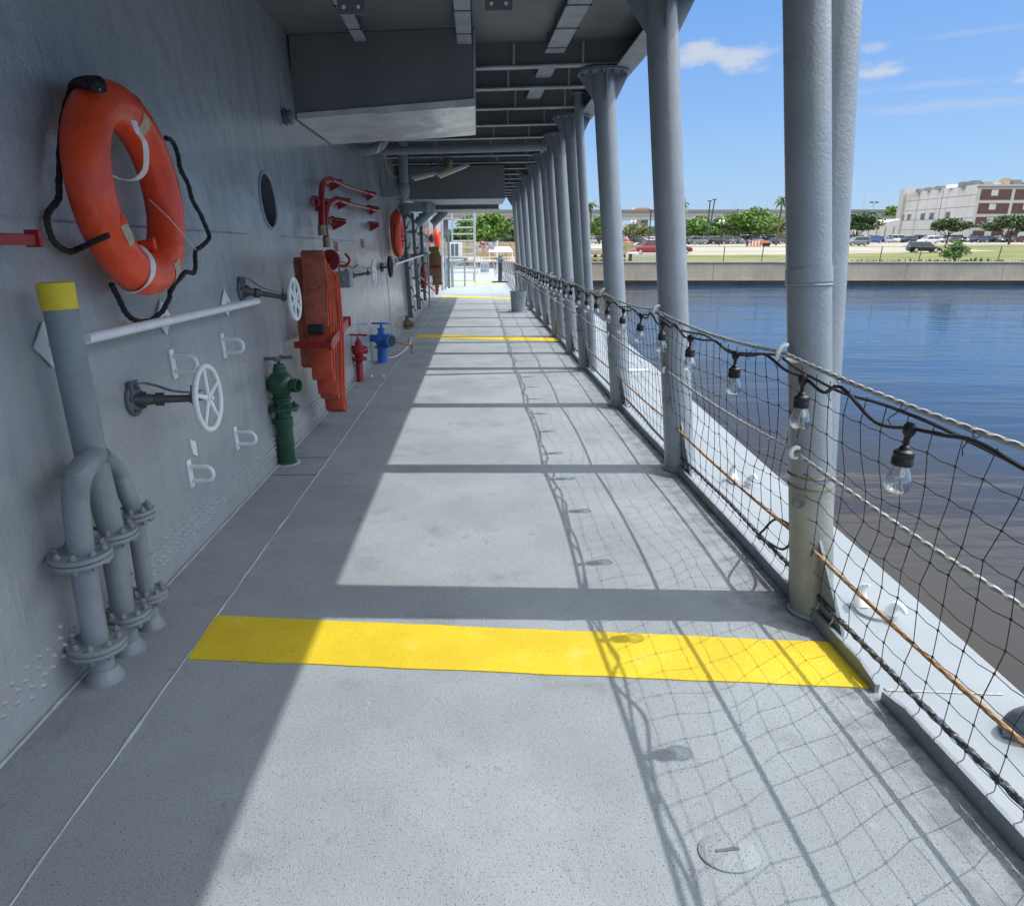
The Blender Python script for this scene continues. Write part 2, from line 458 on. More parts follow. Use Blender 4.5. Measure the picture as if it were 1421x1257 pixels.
# ------------------------------------------------------------------ mesh building
class MB:
    def __init__(s):
        s.v, s.f = [], []

    def add(s, vs, fs):
        o = len(s.v)
        s.v += [Vector(v) for v in vs]
        s.f += [tuple(i + o for i in f) for f in fs]
        return s

    def box(s, c, size, M=None):
        hx, hy, hz = [a / 2 for a in size]
        vs = [Vector((x, y, z)) for x in (-hx, hx) for y in (-hy, hy) for z in (-hz, hz)]
        if M:
            vs = [M @ v for v in vs]
        return s.add([Vector(c) + v for v in vs], [(0, 1, 3, 2), (4, 6, 7, 5), (0, 4, 5, 1), (2, 3, 7, 6), (0, 2, 6, 4), (1, 5, 7, 3)])

    def hexa(s, b4, t4):
        """a block from four bottom corners (counter-clockwise from above) and four top corners"""
        return s.add(list(b4) + list(t4), [(3, 2, 1, 0), (4, 5, 6, 7), (0, 1, 5, 4), (1, 2, 6, 5), (2, 3, 7, 6), (3, 0, 4, 7)])

    def prism(s, poly, vec):
        n = len(poly)
        vec = Vector(vec)
        p = [Vector(q) for q in poly]
        return s.add(p + [q + vec for q in p], [tuple(range(n))[::-1], tuple(range(n, 2 * n))] + [(i, (i + 1) % n, n + (i + 1) % n, n + i) for i in range(n)])

    def tube(s, pts, r, n=10, closed=False, caps=True, lobes=0, lobe=.0, twist=0., flat=None):
        pts = [Vector(p) for p in pts]
        N = len(pts)
        rs = r if isinstance(r, (list, tuple)) else [r] * N
        tan = []
        for i in range(N):
            a = pts[(i - 1) % N] if (closed or i > 0) else pts[i]
            b = pts[(i + 1) % N] if (closed or i < N - 1) else pts[i]
            t = b - a
            tan.append(t.normalized() if t.length > 1e-9 else Vector((0, 0, 1)))
        ref = Vector((0, 0, 1)) if abs(tan[0].z) < .9 else Vector((0, 1, 0))
        u = (ref - ref.dot(tan[0]) * tan[0]).normalized()
        rings = []
        L = 0
        for i in range(N):
            if i:
                u = (u - u.dot(tan[i]) * tan[i])
                u = u.normalized() if u.length > 1e-6 else Vector((1, 0, 0))
                L += (pts[i] - pts[i - 1]).length
            w = tan[i].cross(u)
            ring = []
            for k in range(n):
                a = 2 * pi * k / n
                rr = rs[i] * (1 + (lobe * cos(lobes * (a) + twist * L) if lobes else 0))
                ca, sa = cos(a), sin(a)
                if flat:
                    sa *= flat
                ring.append(pts[i] + (u * ca + w * sa) * rr)
            rings.append(ring)
        vs = [p for ring in rings for p in ring]
        fs = []
        for i in range(N if closed else N - 1):
            j = (i + 1) % N
            for k in range(n):
                k2 = (k + 1) % n
                fs.append((i * n + k, i * n + k2, j * n + k2, j * n + k))
        if not closed and caps:
            fs.append(tuple(range(n))[::-1])
            fs.append(tuple((N - 1) * n + k for k in range(n)))
        return s.add(vs, fs)

    def lathe(s, prof, o=(0, 0, 0), axis=(0, 0, 1), n=20):
        """profile of (radius, height) turned about an axis through o"""
        ax = Vector(axis).normalized()
        u = ax.orthogonal().normalized()
        w = ax.cross(u)
        o = Vector(o)
        vs, fs = [], []
        for (r, h) in prof:
            for k in range(n):
                a = 2 * pi * k / n
                vs.append(o + ax * h + (u * cos(a) + w * sin(a)) * max(r, 1e-4))
        for i in range(len(prof) - 1):
            for k in range(n):
                k2 = (k + 1) % n
                fs.append((i * n + k, i * n + k2, (i + 1) * n + k2, (i + 1) * n + k))
        fs.append(tuple(range(n))[::-1])
        fs.append(tuple((len(prof) - 1) * n + k for k in range(n)))
        return s.add(vs, fs)

    def torus(s, c, axis, R, r, n=32, m=10, sq=1.):
        ax = Vector(axis).normalized()
        u = ax.orthogonal().normalized()
        w = ax.cross(u)
        c = Vector(c)
        vs, fs = [], []
        for i in range(n):
            a = 2 * pi * i / n
            d = u * cos(a) + w * sin(a)
            for k in range(m):
                b = 2 * pi * k / m
                vs.append(c + d * (R + r * cos(b)) + ax * (r * sq * sin(b)))
        for i in range(n):
            for k in range(m):
                fs.append((i * m + k, ((i + 1) % n) * m + k, ((i + 1) % n) * m + (k + 1) % m, i * m + (k + 1) % m))
        return s.add(vs, fs)

    def ball(s, c, r, n=10, m=6, sc=(1, 1, 1)):
        c = Vector(c)
        vs = [c + Vector((0, 0, r * sc[2]))]
        for i in range(1, m):
            t = pi * i / m
            for k in range(n):
                a = 2 * pi * k / n
                vs.append(c + Vector((r * sin(t) * cos(a) * sc[0], r * sin(t) * sin(a) * sc[1], r * cos(t) * sc[2])))
        vs.append(c - Vector((0, 0, r * sc[2])))
        fs = [(0, 1 + k, 1 + (k + 1) % n) for k in range(n)]
        for i in range(m - 2):
            for k in range(n):
                a, b = 1 + i * n, 1 + (i + 1) * n
                fs.append((a + k, b + k, b + (k + 1) % n, a + (k + 1) % n))
        e = len(vs) - 1
        a = 1 + (m - 2) * n
        fs += [(a + k, e, a + (k + 1) % n) for k in range(n)]
        return s.add(vs, fs)

    def ribbon(s, pts, side, width, thick):
        """flat strap following pts; side = width direction"""
        pts = [Vector(p) for p in pts]
        side = Vector(side).normalized()
        vs, fs = [], []
        N = len(pts)
        for i in range(N):
            t = (pts[min(i + 1, N - 1)] - pts[max(i - 1, 0)]).normalized()
            nn = t.cross(side)
            nn = nn.normalized() if nn.length > 1e-6 else Vector((1, 0, 0))
            for a, b in ((-1, -1), (1, -1), (1, 1), (-1, 1)):
                vs.append(pts[i] + side * (a * width / 2) + nn * (b * thick / 2))
        for i in range(N - 1):
            for k in range(4):
                fs.append((i * 4 + k, i * 4 + (k + 1) % 4, (i + 1) * 4 + (k + 1) % 4, (i + 1) * 4 + k))
        fs += [(3, 2, 1, 0), tuple((N - 1) * 4 + k for k in range(4))]
        return s.add(vs, fs)

    def islands(s):
        par = list(range(len(s.v)))

        def find(i):
            while par[i] != i:
                par[i] = par[par[i]]
                i = par[i]
            return i
        for f in s.f:
            r0_ = find(f[0])
            for i in f[1:]:
                par[find(i)] = r0_
        groups_ = {}
        for f in s.f:
            groups_.setdefault(find(f[0]), []).append(f)
        out = []
        for fs in groups_.values():
            q = MB()
            mp = {}
            for f in fs:
                for i in f:
                    if i not in mp:
                        mp[i] = len(q.v)
                        q.v.append(s.v[i])
            q.f = [tuple(mp[i] for i in f) for f in fs]
            out.append(q)
        return out

    def each(s, name, m, parent, **k):
        """every separate piece becomes a part of its own"""
        last = None
        for q in s.islands()[:100]:
            last = q.build(name, m, parent, **k)
        return last

    def build(s, name, m, parent=None, bevel=0., smooth=True, origin=None, label=None, cat=None, group=None, kind=None, land=False, ang=38):
        if parent is not None:
            og = Vector(ORIG[parent.name_full])
        elif origin is not None:
            og = Vector(origin)
        else:
            xs, ys, zs = [[v[i] for v in s.v] for i in range(3)]
            og = Vector(((min(xs) + max(xs)) / 2, (min(ys) + max(ys)) / 2, min(zs)))
        me = bpy.data.meshes.new(name)
        me.from_pydata([v - og for v in s.v], [], s.f)
        me.materials.append(m)
        bm = bmesh.new()
        bm.from_mesh(me)
        bmesh.ops.recalc_face_normals(bm, faces=bm.faces)
        bm.to_mesh(me)
        bm.free()
        if smooth:
            me.shade_smooth()
            me.set_sharp_from_angle(angle=radians(ang))
        o = bpy.data.objects.new(name, me)
        COL.objects.link(o)
        ORIG[o.name_full] = tuple(og)
        if parent is not None:
            o.parent = parent
        else:
            o.location = og
            (LANDS if land else SHIPS).append(o)
        if bevel:
            bv = o.modifiers.new('bevel', 'BEVEL')
            bv.width = bevel
            bv.segments = 2
            bv.limit_method = 'ANGLE'
            bv.angle_limit = radians(40)
        tag(o, label, cat, group, kind)
        return o


ORIG, SHIPS, LANDS = {}, [], []


def tag(o, label=None, cat=None, group=None, kind=None):
    if label:
        o['label'] = label
    if cat:
        o['category'] = cat
    if group:
        o['group'] = group
    if kind:
        o['kind'] = kind
    return o


def thing(name, label, cat, loc, group=None, land=False):
    o = bpy.data.objects.new(name, None)
    o.empty_display_size = .2
    COL.objects.link(o)
    o.location = loc
    ORIG[o.name_full] = tuple(loc)
    (LANDS if land else SHIPS).append(o)
    return tag(o, label, cat, group)


def smoothpath(pts, n=8):
    """Catmull-Rom through the points"""
    P = [Vector(p) for p in pts]
    P = [P[0] * 2 - P[1]] + P + [P[-1] * 2 - P[-2]]
    out = []
    for i in range(1, len(P) - 2):
        for k in range(n):
            t = k / n
            a, b, c, d = P[i - 1], P[i], P[i + 1], P[i + 2]
            out.append(.5 * ((2 * b) + (c - a) * t + (2 * a - 5 * b + 4 * c - d) * t * t + (3 * b - a - 3 * c + d) * t * t * t))
    out.append(P[-2])
    return out


ORD = ['first', 'second', 'third', 'fourth', 'fifth', 'sixth', 'seventh', 'eighth', 'ninth', 'tenth', 'eleventh', 'twelfth', 'thirteenth',
       'fourteenth', 'fifteenth', 'sixteenth', 'seventeenth', 'eighteenth', 'nineteenth', 'twentieth']
ORD += ['twenty-' + q for q in ORD[:9]] + ['thirtieth'] + ['thirty-' + q for q in ORD[:9]]
SK = -.09            # athwartship lines run slightly aft going outboard


def sk(x, y):
    return y + SK * x


# ------------------------------------------------------------------ THE SHIP: decks and deckhouse
LEN = 60.0


def outer(y):          # outboard edge of the main deck
    return 1.76 + .062 * y if y < 20 else max(3.0 - .006 * (y - 20) ** 1.55, -2)


m = MB()
ys = [-3 + i * 1.5 for i in range(43)]
P = []
for y in ys:
    P.append((-9.0, y, 0)); P.append((1.385, y, 0))
N = len(ys)
m.add(P + [(x, y, -.012) for x, y, z in P], [(2 * i, 2 * i + 1, 2 * i + 3, 2 * i + 2) for i in range(N - 1)] +
      [(2 * N + 2 * i + 2, 2 * N + 2 * i + 3, 2 * N + 2 * i + 1, 2 * N + 2 * i) for i in range(N - 1)])
dk = m.build('deck', m_deck, origin=(0, 0, 0), kind='structure', smooth=False)
# outboard waterway plate and hull side
m = MB()
vs, fs = [], []
for y in ys:
    o_ = max(outer(y), 1.40)
    vs += [(1.385, y, 0), (o_, y, 0), (o_ + .004, y, -.02), (o_ - .05, y, -3.6)]
for i in range(N - 1):
    for k in range(3):
        fs.append((i * 4 + k, i * 4 + k + 1, (i + 1) * 4 + k + 1, (i + 1) * 4 + k))
m.add(vs, fs)
m.build('deck_edge', m_deck_edge, origin=(1.4, 0, 0), kind='structure', smooth=False)
# lap joint in the edge plating
m = MB()
a, b = deck(1215, 956), deck(1390, 962)
m.hexa([(a.x + .03, a.y - .012, .003), (b.x, b.y - .012, .003), (b.x, b.y + .004, .003), (a.x + .03, a.y + .004, .003)],
       [(a.x + .03, a.y - .008, .005), (b.x, b.y - .008, .005), (b.x, b.y + .004, .005), (a.x + .03, a.y + .004, .005)])
m.build('plate_lap', m_grey, kind='structure')
# side plating below, stern end of the hull
m = MB()
m.box((-5, 59.9, -1.8), (7, .1, 3.6))
m.build('hull_stern', m_deck_edge, kind='structure')

# weld beads on the deck
m = MB()
pts = []
rnd = random.Random(3)
for i in range(420):
    y = -.3 + i * .062
    pts.append((-1.135 + .008 * noise.noise((y * 3, 0, 0)) + .004 * noise.noise((y * 11, 0, 0)), y, .001))
m.tube(pts, [max(.0012, .0042 + .006 * noise.noise((q[1] * 5, 5, 0)) + .002 * noise.noise((q[1] * 23, 5, 0))) for q in pts], n=6)
pts = [(wx(0) + .012 + .003 * noise.noise((i * .3, 2, 0)), -.3 + i * .062, .002) for i in range(420)]
m.tube(pts, [.006 + .004 * noise.noise((q[1] * 7, 9, 0)) for q in pts], n=6)
m.build('weld_bead', m_weld, kind='structure')
m = MB()
for yy in (4.6, 5.02, 10.3, 14.2, 18.4):
    m.box((-1.31, yy, .0015), (.34, .010, .003))
m.build('deck_seam', m_dkgrey, kind='structure')

# yellow tread strips
YG = 'yellow anti-slip strips across the walkway'
strips = [((deck(260, 915), deck(1212, 955), deck(1158, 892), deck(300, 855)), 'wide yellow anti-slip strip across the deck in the foreground'),
          ((deck(577, 468.5), deck(785, 474.5), deck(779, 469.5), deck(582, 464.6)), 'second yellow strip across the walkway, beyond the blue valve'),
          ((deck(612, 412.6), deck(716, 415.8), deck(714, 413.4), deck(614, 410.6)), 'third yellow strip across the walkway, behind the grey bin'),
          ((deck(600, 392.8), deck(700, 395.2), deck(700, 393.7), deck(602, 391.6)), 'farthest yellow strip on the deck, by the black bollard')]
for q, lb in strips:
    m = MB()
    n_ = 24
    top, bot = [], []
    rr = random.Random(5)
    for i in range(n_ + 1):
        t = i / n_
        a = q[0].lerp(q[1], t); b = q[3].lerp(q[2], t)
        j = .003
        a = a + Vector((0, rr.uniform(-j, j), 0)); b = b + Vector((0, rr.uniform(-j, j), 0))
        bot += [Vector((a.x, a.y, .0005)), Vector((b.x, b.y, .0005))]
        top += [Vector((a.x, a.y, .0045)), Vector((b.x, b.y, .0045))]
    k = len(top)
    fs = [(2 * i, 2 * i + 2, 2 * i + 3, 2 * i + 1) for i in range(n_)]
    fs += [(k + 2 * i, 2 * i, 2 * i + 2, k + 2 * i + 2)[::-1] for i in range(n_)]
    fs += [(k + 2 * i + 1, 2 * i + 1, 2 * i + 3, k + 2 * i + 3) for i in range(n_)]
    m.add(top + bot, fs)
    m.build('tread_strip', m_yellow, label=lb, cat='floor marking', group=YG, smooth=False)

# curb bar along the outboard side of the walkway
for (y0, y1, lb) in ((-2.5, 2.055, 'low grey steel curb bar at the near right of the deck, ending before the yellow strip'),
                     (2.095, 44.0, 'long low grey steel curb running from the yellow strip along all the columns')):
    m = MB()
    n_ = int((y1 - y0) / .12)
    vs, fs = [], []
    for i in range(n_ + 1):
        y = y0 + (y1 - y0) * i / n_
        e = .004 * noise.noise((y * 1.3, 7, 0))
        endf = min(1, i * .5 + .6, (n_ - i) * .5 + .6)
        h = .056 * endf + .003 * noise.noise((y * 4, 1, 0))
        vs += [(1.378 + e, y, -.002), (1.378 + e, y, h), (1.394 + e, y, h), (1.394 + e, y, -.002)]
    for i in range(n_):
        for k in range(3):
            fs.append((i * 4 + k, i * 4 + k + 1, (i + 1) * 4 + k + 1, (i + 1) * 4 + k))
    fs += [(0, 1, 2, 3), tuple(n_ * 4 + k for k in (3, 2, 1, 0))]
    m.add(vs, fs)
    m.build('deck_curb', m_grey, label=lb, cat='curb', smooth=False)

# --- deckhouse side, leaning a little inboard going up
WEND = 26.0
H0 = 3.30
t = thing('deckhouse', 'long grey riveted steel deckhouse side along the left of the walkway', 'deckhouse', (wx(0), 10, 0))
m = MB()
# plate with a round opening cut for the porthole
pc = wall(371.5, 278.5)
pr = .195
Wn = 40
vs, fs = [], []


def wpt(y, z, off=0.):
    return Vector((wx(z, off), y, z))


yl, yr, zb, zt = pc.y - .35, pc.y + .35, pc.z - .35, pc.z + .35
circ = [wpt(pc.y + pr * cos(2 * pi * k / Wn), pc.z + pr * sin(2 * pi * k / Wn)) for k in range(Wn)]
sq = []
for k in range(Wn):
    a = 2 * pi * k / Wn
    c_, s_ = cos(a), sin(a)
    f = .35 / max(abs(c_), abs(s_))
    sq.append(wpt(pc.y + f * c_, pc.z + f * s_))
m.add(circ + sq, [(k, (k + 1) % Wn, Wn + (k + 1) % Wn, Wn + k) for k in range(Wn)])


def wallquad(y0, y1, z0, z1, nx=1):
    m.add([wpt(y0, z0), wpt(y1, z0), wpt(y1, z1), wpt(y0, z1)], [(0, 1, 2, 3)])


wallquad(-3, WEND, 0, zb); wallquad(-3, WEND, zt, H0); wallquad(-3, yl, zb, zt); wallquad(yr, WEND, zb, zt)
m.add([wpt(WEND, 0), (-6, WEND, 0), (-6, WEND, H0), wpt(WEND, H0)], [(0, 1, 2, 3)])
wall_mesh = m
# raised overlapping plates: vertical butt straps and a horizontal lap
m = MB()


def strap(y, z0, z1, w, th=.006):
    m.hexa([wpt(y - w / 2, z0), wpt(y - w / 2, z0, th), wpt(y + w / 2, z0, th), wpt(y + w / 2, z0)],
           [wpt(y - w / 2, z1), wpt(y - w / 2, z1, th), wpt(y + w / 2, z1, th), wpt(y + w / 2, z1)])


strap(12.05, .02, H0, .05); strap(19.6, .02, H0, .06); strap(23.4, .02, H0, .06)
strap(5.02, .25, 1.05, .012, .003)
for y0 in (-3, 5.75):
    y1 = 4.9 if y0 < 0 else 12.0
    m.hexa([wpt(y0, 1.612), wpt(y0, 1.612, .005), wpt(y1, 1.612, .005), wpt(y1, 1.612)], [wpt(y0, 1.622), wpt(y0, 1.622, .003), wpt(y1, 1.622, .003), wpt(y1, 1.622)])
m.each('butt_strap', m_wall, t)
# rivet rows low on the wall
m = MB()


def rivet(y, z, r):
    c = wpt(y, z)
    vs = [c + Vector((r * 1.0, 0, 0))]
    fs = []
    for (q, h) in ((.55, .5), (1., 0)):
        for k in range(6):
            a = 2 * pi * k / 6
            vs.append(c + Vector((r * 1.0 * h * 1.4, r * q * cos(a), r * q * sin(a))))
    fs += [(0, 1 + k, 1 + (k + 1) % 6) for k in range(6)] + [(1 + k, 7 + k, 7 + (k + 1) % 6, 1 + (k + 1) % 6) for k in range(6)]
    m.add(vs, fs)


y = 1.3
i = 0
while y < 9.5:
    for k, z in enumerate((.095, .128, .165, .20)):
        if y < 2.75 and (k == 3 and i % 3 == 0):
            continue
        rivet(y + (.02 if k % 2 else 0) + rnd.uniform(-.004, .004), z + (.03 if y < 2.75 and i % 4 < 2 else 0), .013 if y < 2.75 else .0112)
    y += .066 if y < 2.75 else .052
    i += 1
for k in range(60):
    rivet(11.99 + .0, .1 + k * .052, .006)
for k in range(26):
    rivet(5.9 + .012 * cos(k), 1.0 + k * .05 if k < 0 else .35 + k * .03, .003)
wall_mesh.v, wall_mesh.f = wall_mesh.v + m.v, wall_mesh.f + [tuple(i + len(wall_mesh.v) for i in f) for f in m.f]
wall_mesh.build('plating', m_wall, t, ang=30)
# faint stencilled lettering
for (px, py, s, tx) in ((464, 349, .15, "FIRE\nMAIN"), (501, 344, .17, "FIRE\nMAIN")):
    cu_ = bpy.data.curves.new('stencil', 'FONT')
    cu_.body = tx
    cu_.size = s
    cu_.extrude = .0008
    tmp = bpy.data.objects.new('stencil', cu_)
    COL.objects.link(tmp)
    dg = bpy.context.evaluated_depsgraph_get()
    me = bpy.data.meshes.new_from_object(tmp.evaluated_get(dg))
    bpy.data.objects.remove(tmp)
    p = wall(px, py, .003)
    st = bpy.data.objects.new('stencil_lettering', me)
    COL.objects.link(st)
    me.materials.clear()
    me.materials.append(mat('stencil red', (.36, .12, .14), .7, var=.2, vscale=30))
    R = Matrix(((0, 0, 1), (1, 0, 0), (0, 1, 0))).to_4x4()
    me.transform(Matrix.Translation(p - Vector(ORIG[t.name_full])) @ R)
    st.parent = t
    tag(st, 'faded red stencilled letters on the bulkhead')
# door frame, dogs and pipes further along
m = MB()
for (y0, w) in ((15.0, .07), (17.2, .07)):
    m.hexa([wpt(y0, .12), wpt(y0, .12, .09), wpt(y0 + w, .12, .09), wpt(y0 + w, .12)], [wpt(y0, 2.25), wpt(y0, 2.25, .09), wpt(y0 + w, 2.25, .09), wpt(y0 + w, 2.25)])
m.hexa([wpt(15., 2.25), wpt(15., 2.25, .09), wpt(17.27, 2.25, .09), wpt(17.27, 2.25)], [wpt(15., 2.33), wpt(15., 2.33, .09), wpt(17.27, 2.33, .09), wpt(17.27, 2.33)])
m.build('door_frame', m_dkgrey, t)
m = MB()
m.hexa([wpt(15.09, .2, .01), wpt(15.09, .2, .06), wpt(17.17, .2, .06), wpt(17.17, .2, .01)], [wpt(15.09, 2.2, .01), wpt(15.09, 2.2, .06), wpt(17.17, 2.2, .06), wpt(17.17, 2.2, .01)])
dr = m.build('door', m_wall, t, label='closed watertight door with dog levers in the deckhouse side')
for z in (.35, .75, 1.15, 1.55, 1.95, 2.15):
    for y0 in (15.0, 17.2):
        m = MB()
        p = wpt(y0 + .03, z, .1)
        m.tube([p - Vector((.09, 0, 0)), p + Vector((.03, 0, 0))], .018, 8)
        m.lathe([(.03, 0), (.03, .02)], p, (1, 0, 0), 8)
        m.tube([p + Vector((.02, 0, 0)), p + Vector((.05, .1, -.1 if z < 1 else .12))], .011, 6)
        m.build('dog_lever', m_dkgrey, dr)

# --- overhead deck with frames
t = thing('overhead_deck', 'grey steel overhead deck with crossing beams above the walkway', 'deck above', (0, 10, 3.3))
EDGE = 1.44
m = MB()
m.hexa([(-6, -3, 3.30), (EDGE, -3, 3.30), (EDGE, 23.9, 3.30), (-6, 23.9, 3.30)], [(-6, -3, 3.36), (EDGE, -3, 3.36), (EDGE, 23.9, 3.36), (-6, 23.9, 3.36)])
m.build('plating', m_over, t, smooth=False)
fr_y = [-1.4, .8, 2.95, 5.02, 7.12, 8.0, 9.06, 10.2, 11.3, 12.3, 13.3, 14.35, 15.4, 16.5, 17.55, 18.6, 19.65, 20.7, 21.75, 22.8, 23.7]
for y in fr_y:
    m = MB()
    xa, xb = wx(3.2) - .02, 1.43
    m.hexa([(xa, sk(xa, y) - .004, 3.11), (xb, sk(xb, y) - .004, 3.11), (xb, sk(xb, y) + .004, 3.11), (xa, sk(xa, y) + .004, 3.11)],
           [(xa, sk(xa, y) - .004, 3.299), (xb, sk(xb, y) - .004, 3.299), (xb, sk(xb, y) + .004, 3.299), (xa, sk(xa, y) + .004, 3.299)])
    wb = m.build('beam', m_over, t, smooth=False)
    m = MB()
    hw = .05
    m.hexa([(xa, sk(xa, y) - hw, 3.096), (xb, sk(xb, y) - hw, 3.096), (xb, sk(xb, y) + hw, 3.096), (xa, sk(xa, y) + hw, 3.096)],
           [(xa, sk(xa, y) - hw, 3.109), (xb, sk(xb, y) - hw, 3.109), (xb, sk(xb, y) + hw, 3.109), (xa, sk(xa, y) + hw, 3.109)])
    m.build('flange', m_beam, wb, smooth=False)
    # small clips where pipes and cables cross
    if y > 7:
        m = MB()
        for x in (-.6, .35, .9):
            m.box((x + .13 * sin(y * 7 + x), sk(x, y) - .06, 3.2), (.02, .01, .17))
        m.each('clip', m_beam, wb, smooth=False)
# outboard stringer: vertical coaming and inward flange
m = MB()
m.box((EDGE + .006, 10.45, 3.227), (.012, 26.9, .274))
m.box((EDGE - .083, 10.45, 3.083), (.19, 26.9, .012))
m.build('edge_stringer', m_beam, t, smooth=False)
# bolt bracket plates by the frame nearest the camera
for (px, py, w_) in ((487, 8, .17), (692, 3, .17)):
    p = aty(px, py, 4.90)
    m = MB()
    m.box((p.x, p.y, p.z - .0), (w_, .012, .10))
    k = m.build('hanger_plate', m_over, t, bevel=.002)
    m = MB()
    for sx in (-.045, .045):
        m.lathe([(.012, 0), (.011, .008), (.004, .012)], (p.x + sx, p.y - .006, p.z - .01), (0, -1, 0), 8)
    m.each('bolt', m_white, k)

# --- cable trays hanging below the plating
CG = 'flat cable trays under the overhead deck'


def tray(x0, x1, y0, y1, z0, z1, w, lb):
    m = MB()
    m.hexa([(x0 - w / 2, y0, z0), (x0 + w / 2, y0, z0), (x1 + w / 2, y1, z1), (x1 - w / 2, y1, z1)],
           [(x0 - w / 2, y0, z0 + .02), (x0 + w / 2, y0, z0 + .02), (x1 + w / 2, y1, z1 + .02), (x1 - w / 2, y1, z1 + .02)])
    t_ = thing('cable_tray', lb, 'cable tray', ((x0 + x1) / 2, (y0 + y1) / 2, z0), CG)
    m.build('channel', m_beam, t_, bevel=.003)
    y = y0 + .3
    while y < y1:
        m = MB()
        f = (y - y0) / (y1 - y0)
        x, z = x0 + (x1 - x0) * f, z0 + (z1 - z0) * f
        m.box((x, y, z - .004), (w + .03, .012, .005))
        for s_ in (-1, 1):
            m.tube([(x + s_ * w * .52, y, z - .012), (x + s_ * w * .52, y, 3.299)], .006, 6)
        m.build('hanger_strap', m_dkgrey, t_)
        y += .55


xw3 = aty(820, 0, 5.3).x
tray(.82, .70, 3.2, 6.98, 3.19, 3.19, .17, 'wide pale cable tray hanging above the walkway, right of the duct and nearest the camera')
tray(.70, .68, 7.2, 7.92, 3.19, 3.19, .16, 'short cable tray piece between the beams, behind the near right tray')
tray(.68, .66, 8.1, 8.96, 3.19, 3.19, .16, 'small cable tray piece two beams beyond the nearest column cap')
tray(-.93, -.98, 3.2, 6.60, 3.20, 3.20, .10, 'narrow cable tray ending on the dark face of the duct, left of its middle')
tray(-.10, -.10, 3.2, 6.55, 3.16, 3.16, .12, 'pale cable tray along the right edge of the big duct')

# --- hanging ducts
t = thing('ventilation_duct', 'large dark box duct with dented bare metal underside hanging from the overhead', 'duct', (-.8, 7.4, 2.66))
yA, yB = 6.70, 8.25
x0, x1 = wx(2.95), -.03
fy0, fy1 = yA + .03, yA - .12
m = MB()
a0 = wall(410, 160); a0.y = 6.75
zl, zr = a0.z, aty(659, 140, 6.6).z
m.hexa([(x0, 6.75, zl), (x1, 6.60, zr), (x1, 8.15, zr), (x0, 8.30, zl)], [(x0, 6.75, 3.298), (x1, 6.60, 3.298), (x1, 8.15, 3.298), (x0, 8.30, 3.298)])
m.build('duct_box', m_over, t, bevel=.004)
m = MB()
# dented bottom sheet, slightly proud of the box
nx, ny = 26, 18
g = []
for i in range(nx + 1):
    for j in range(ny + 1):
        u, v = i / nx, j / ny
        x = x0 + .03 + (x1 + .015 - x0 - .03) * u
        yy = 6.735 - .15 * u + 1.57 * v
        edge = min(1, 4 * min(u, 1 - u, v, 1 - v) + .0)
        z = zl + (zr - zl) * u - .034 - .022 * edge * (noise.noise((u * 3.2, v * 2.4, 2.)) + .5 * noise.noise((u * 7, v * 5, 9.))) - (.012 if u > .45 else 0)
        g.append(Vector((x, yy, z)))
fs = [(i * (ny + 1) + j, (i + 1) * (ny + 1) + j, (i + 1) * (ny + 1) + j + 1, i * (ny + 1) + j + 1) for i in range(nx) for j in range(ny)]
k_ = len(g)
for i in range(nx + 1):      # turned-up front edge of the sheet
    q = g[i * (ny + 1)]
    g.append(Vector((q.x, q.y - .004, zl + (zr - zl) * i / nx + .012)))
fs += [(i * (ny + 1), (i + 1) * (ny + 1), k_ + i + 1, k_ + i) for i in range(nx)]
m.add(g, fs)
m.build('bottom_sheet', m_steel, t, ang=60)
m = MB()
m.box((x1 + .012, 7.36, 3.0), (.02, 1.54, .58))
m.build('side_strap', m_beam, t)
m = MB()
for (px, py) in ((560, 52), (592, 52), (576, 76), (613, 81), (530, 84)):
    q = aty(px, py, 6.655)
    m.lathe([(.011, 0), (.01, .007), (.004, .01)], (q.x, 6.715 + SK * (q.x + .8) - .033, q.z), (0, -1, 0), 8)
m.each('bolt', m_beam, t)

DG = 'dark box ducts hanging further along the walkway'
for (pa, pb, Y, dpt, lb) in (((596, 243), (700, 275), 14.6, 1.6, 'dark rectangular duct hanging across the walkway beyond the crosswise pipe'),
                             ((603, 275), (692, 289.5), 17.4, 1.5, 'lower dark duct seen just under the rectangular duct, farther away')):
    a, b = aty(*pa, Y), aty(*pb, Y)
    t = thing('box_duct', lb, 'duct', ((a.x + b.x) / 2, Y, b.z), DG)
    m = MB()
    m.hexa([(a.x - .4, Y, b.z), (b.x, Y - .1, b.z), (b.x, Y + dpt, b.z), (a.x - .4, Y + dpt, b.z)], [(a.x - .4, Y, 3.09), (b.x, Y - .1, 3.09), (b.x, Y + dpt, 3.09), (a.x - .4, Y + dpt, 3.09)])
    m.build('duct_box', m_over, t, bevel=.01)
    m = MB()
    m.hexa([(a.x - .4, Y - .015, b.z - .02), (b.x + .015, Y - .115, b.z - .02), (b.x + .015, Y + dpt, b.z - .02), (a.x - .4, Y + dpt, b.z - .02)],
           [(a.x - .4, Y - .015, b.z - .003), (b.x + .015, Y - .115, b.z - .003), (b.x + .015, Y + dpt, b.z - .003), (a.x - .4, Y + dpt, b.z - .003)])
    m.build('bottom_flange', m_beam, t)

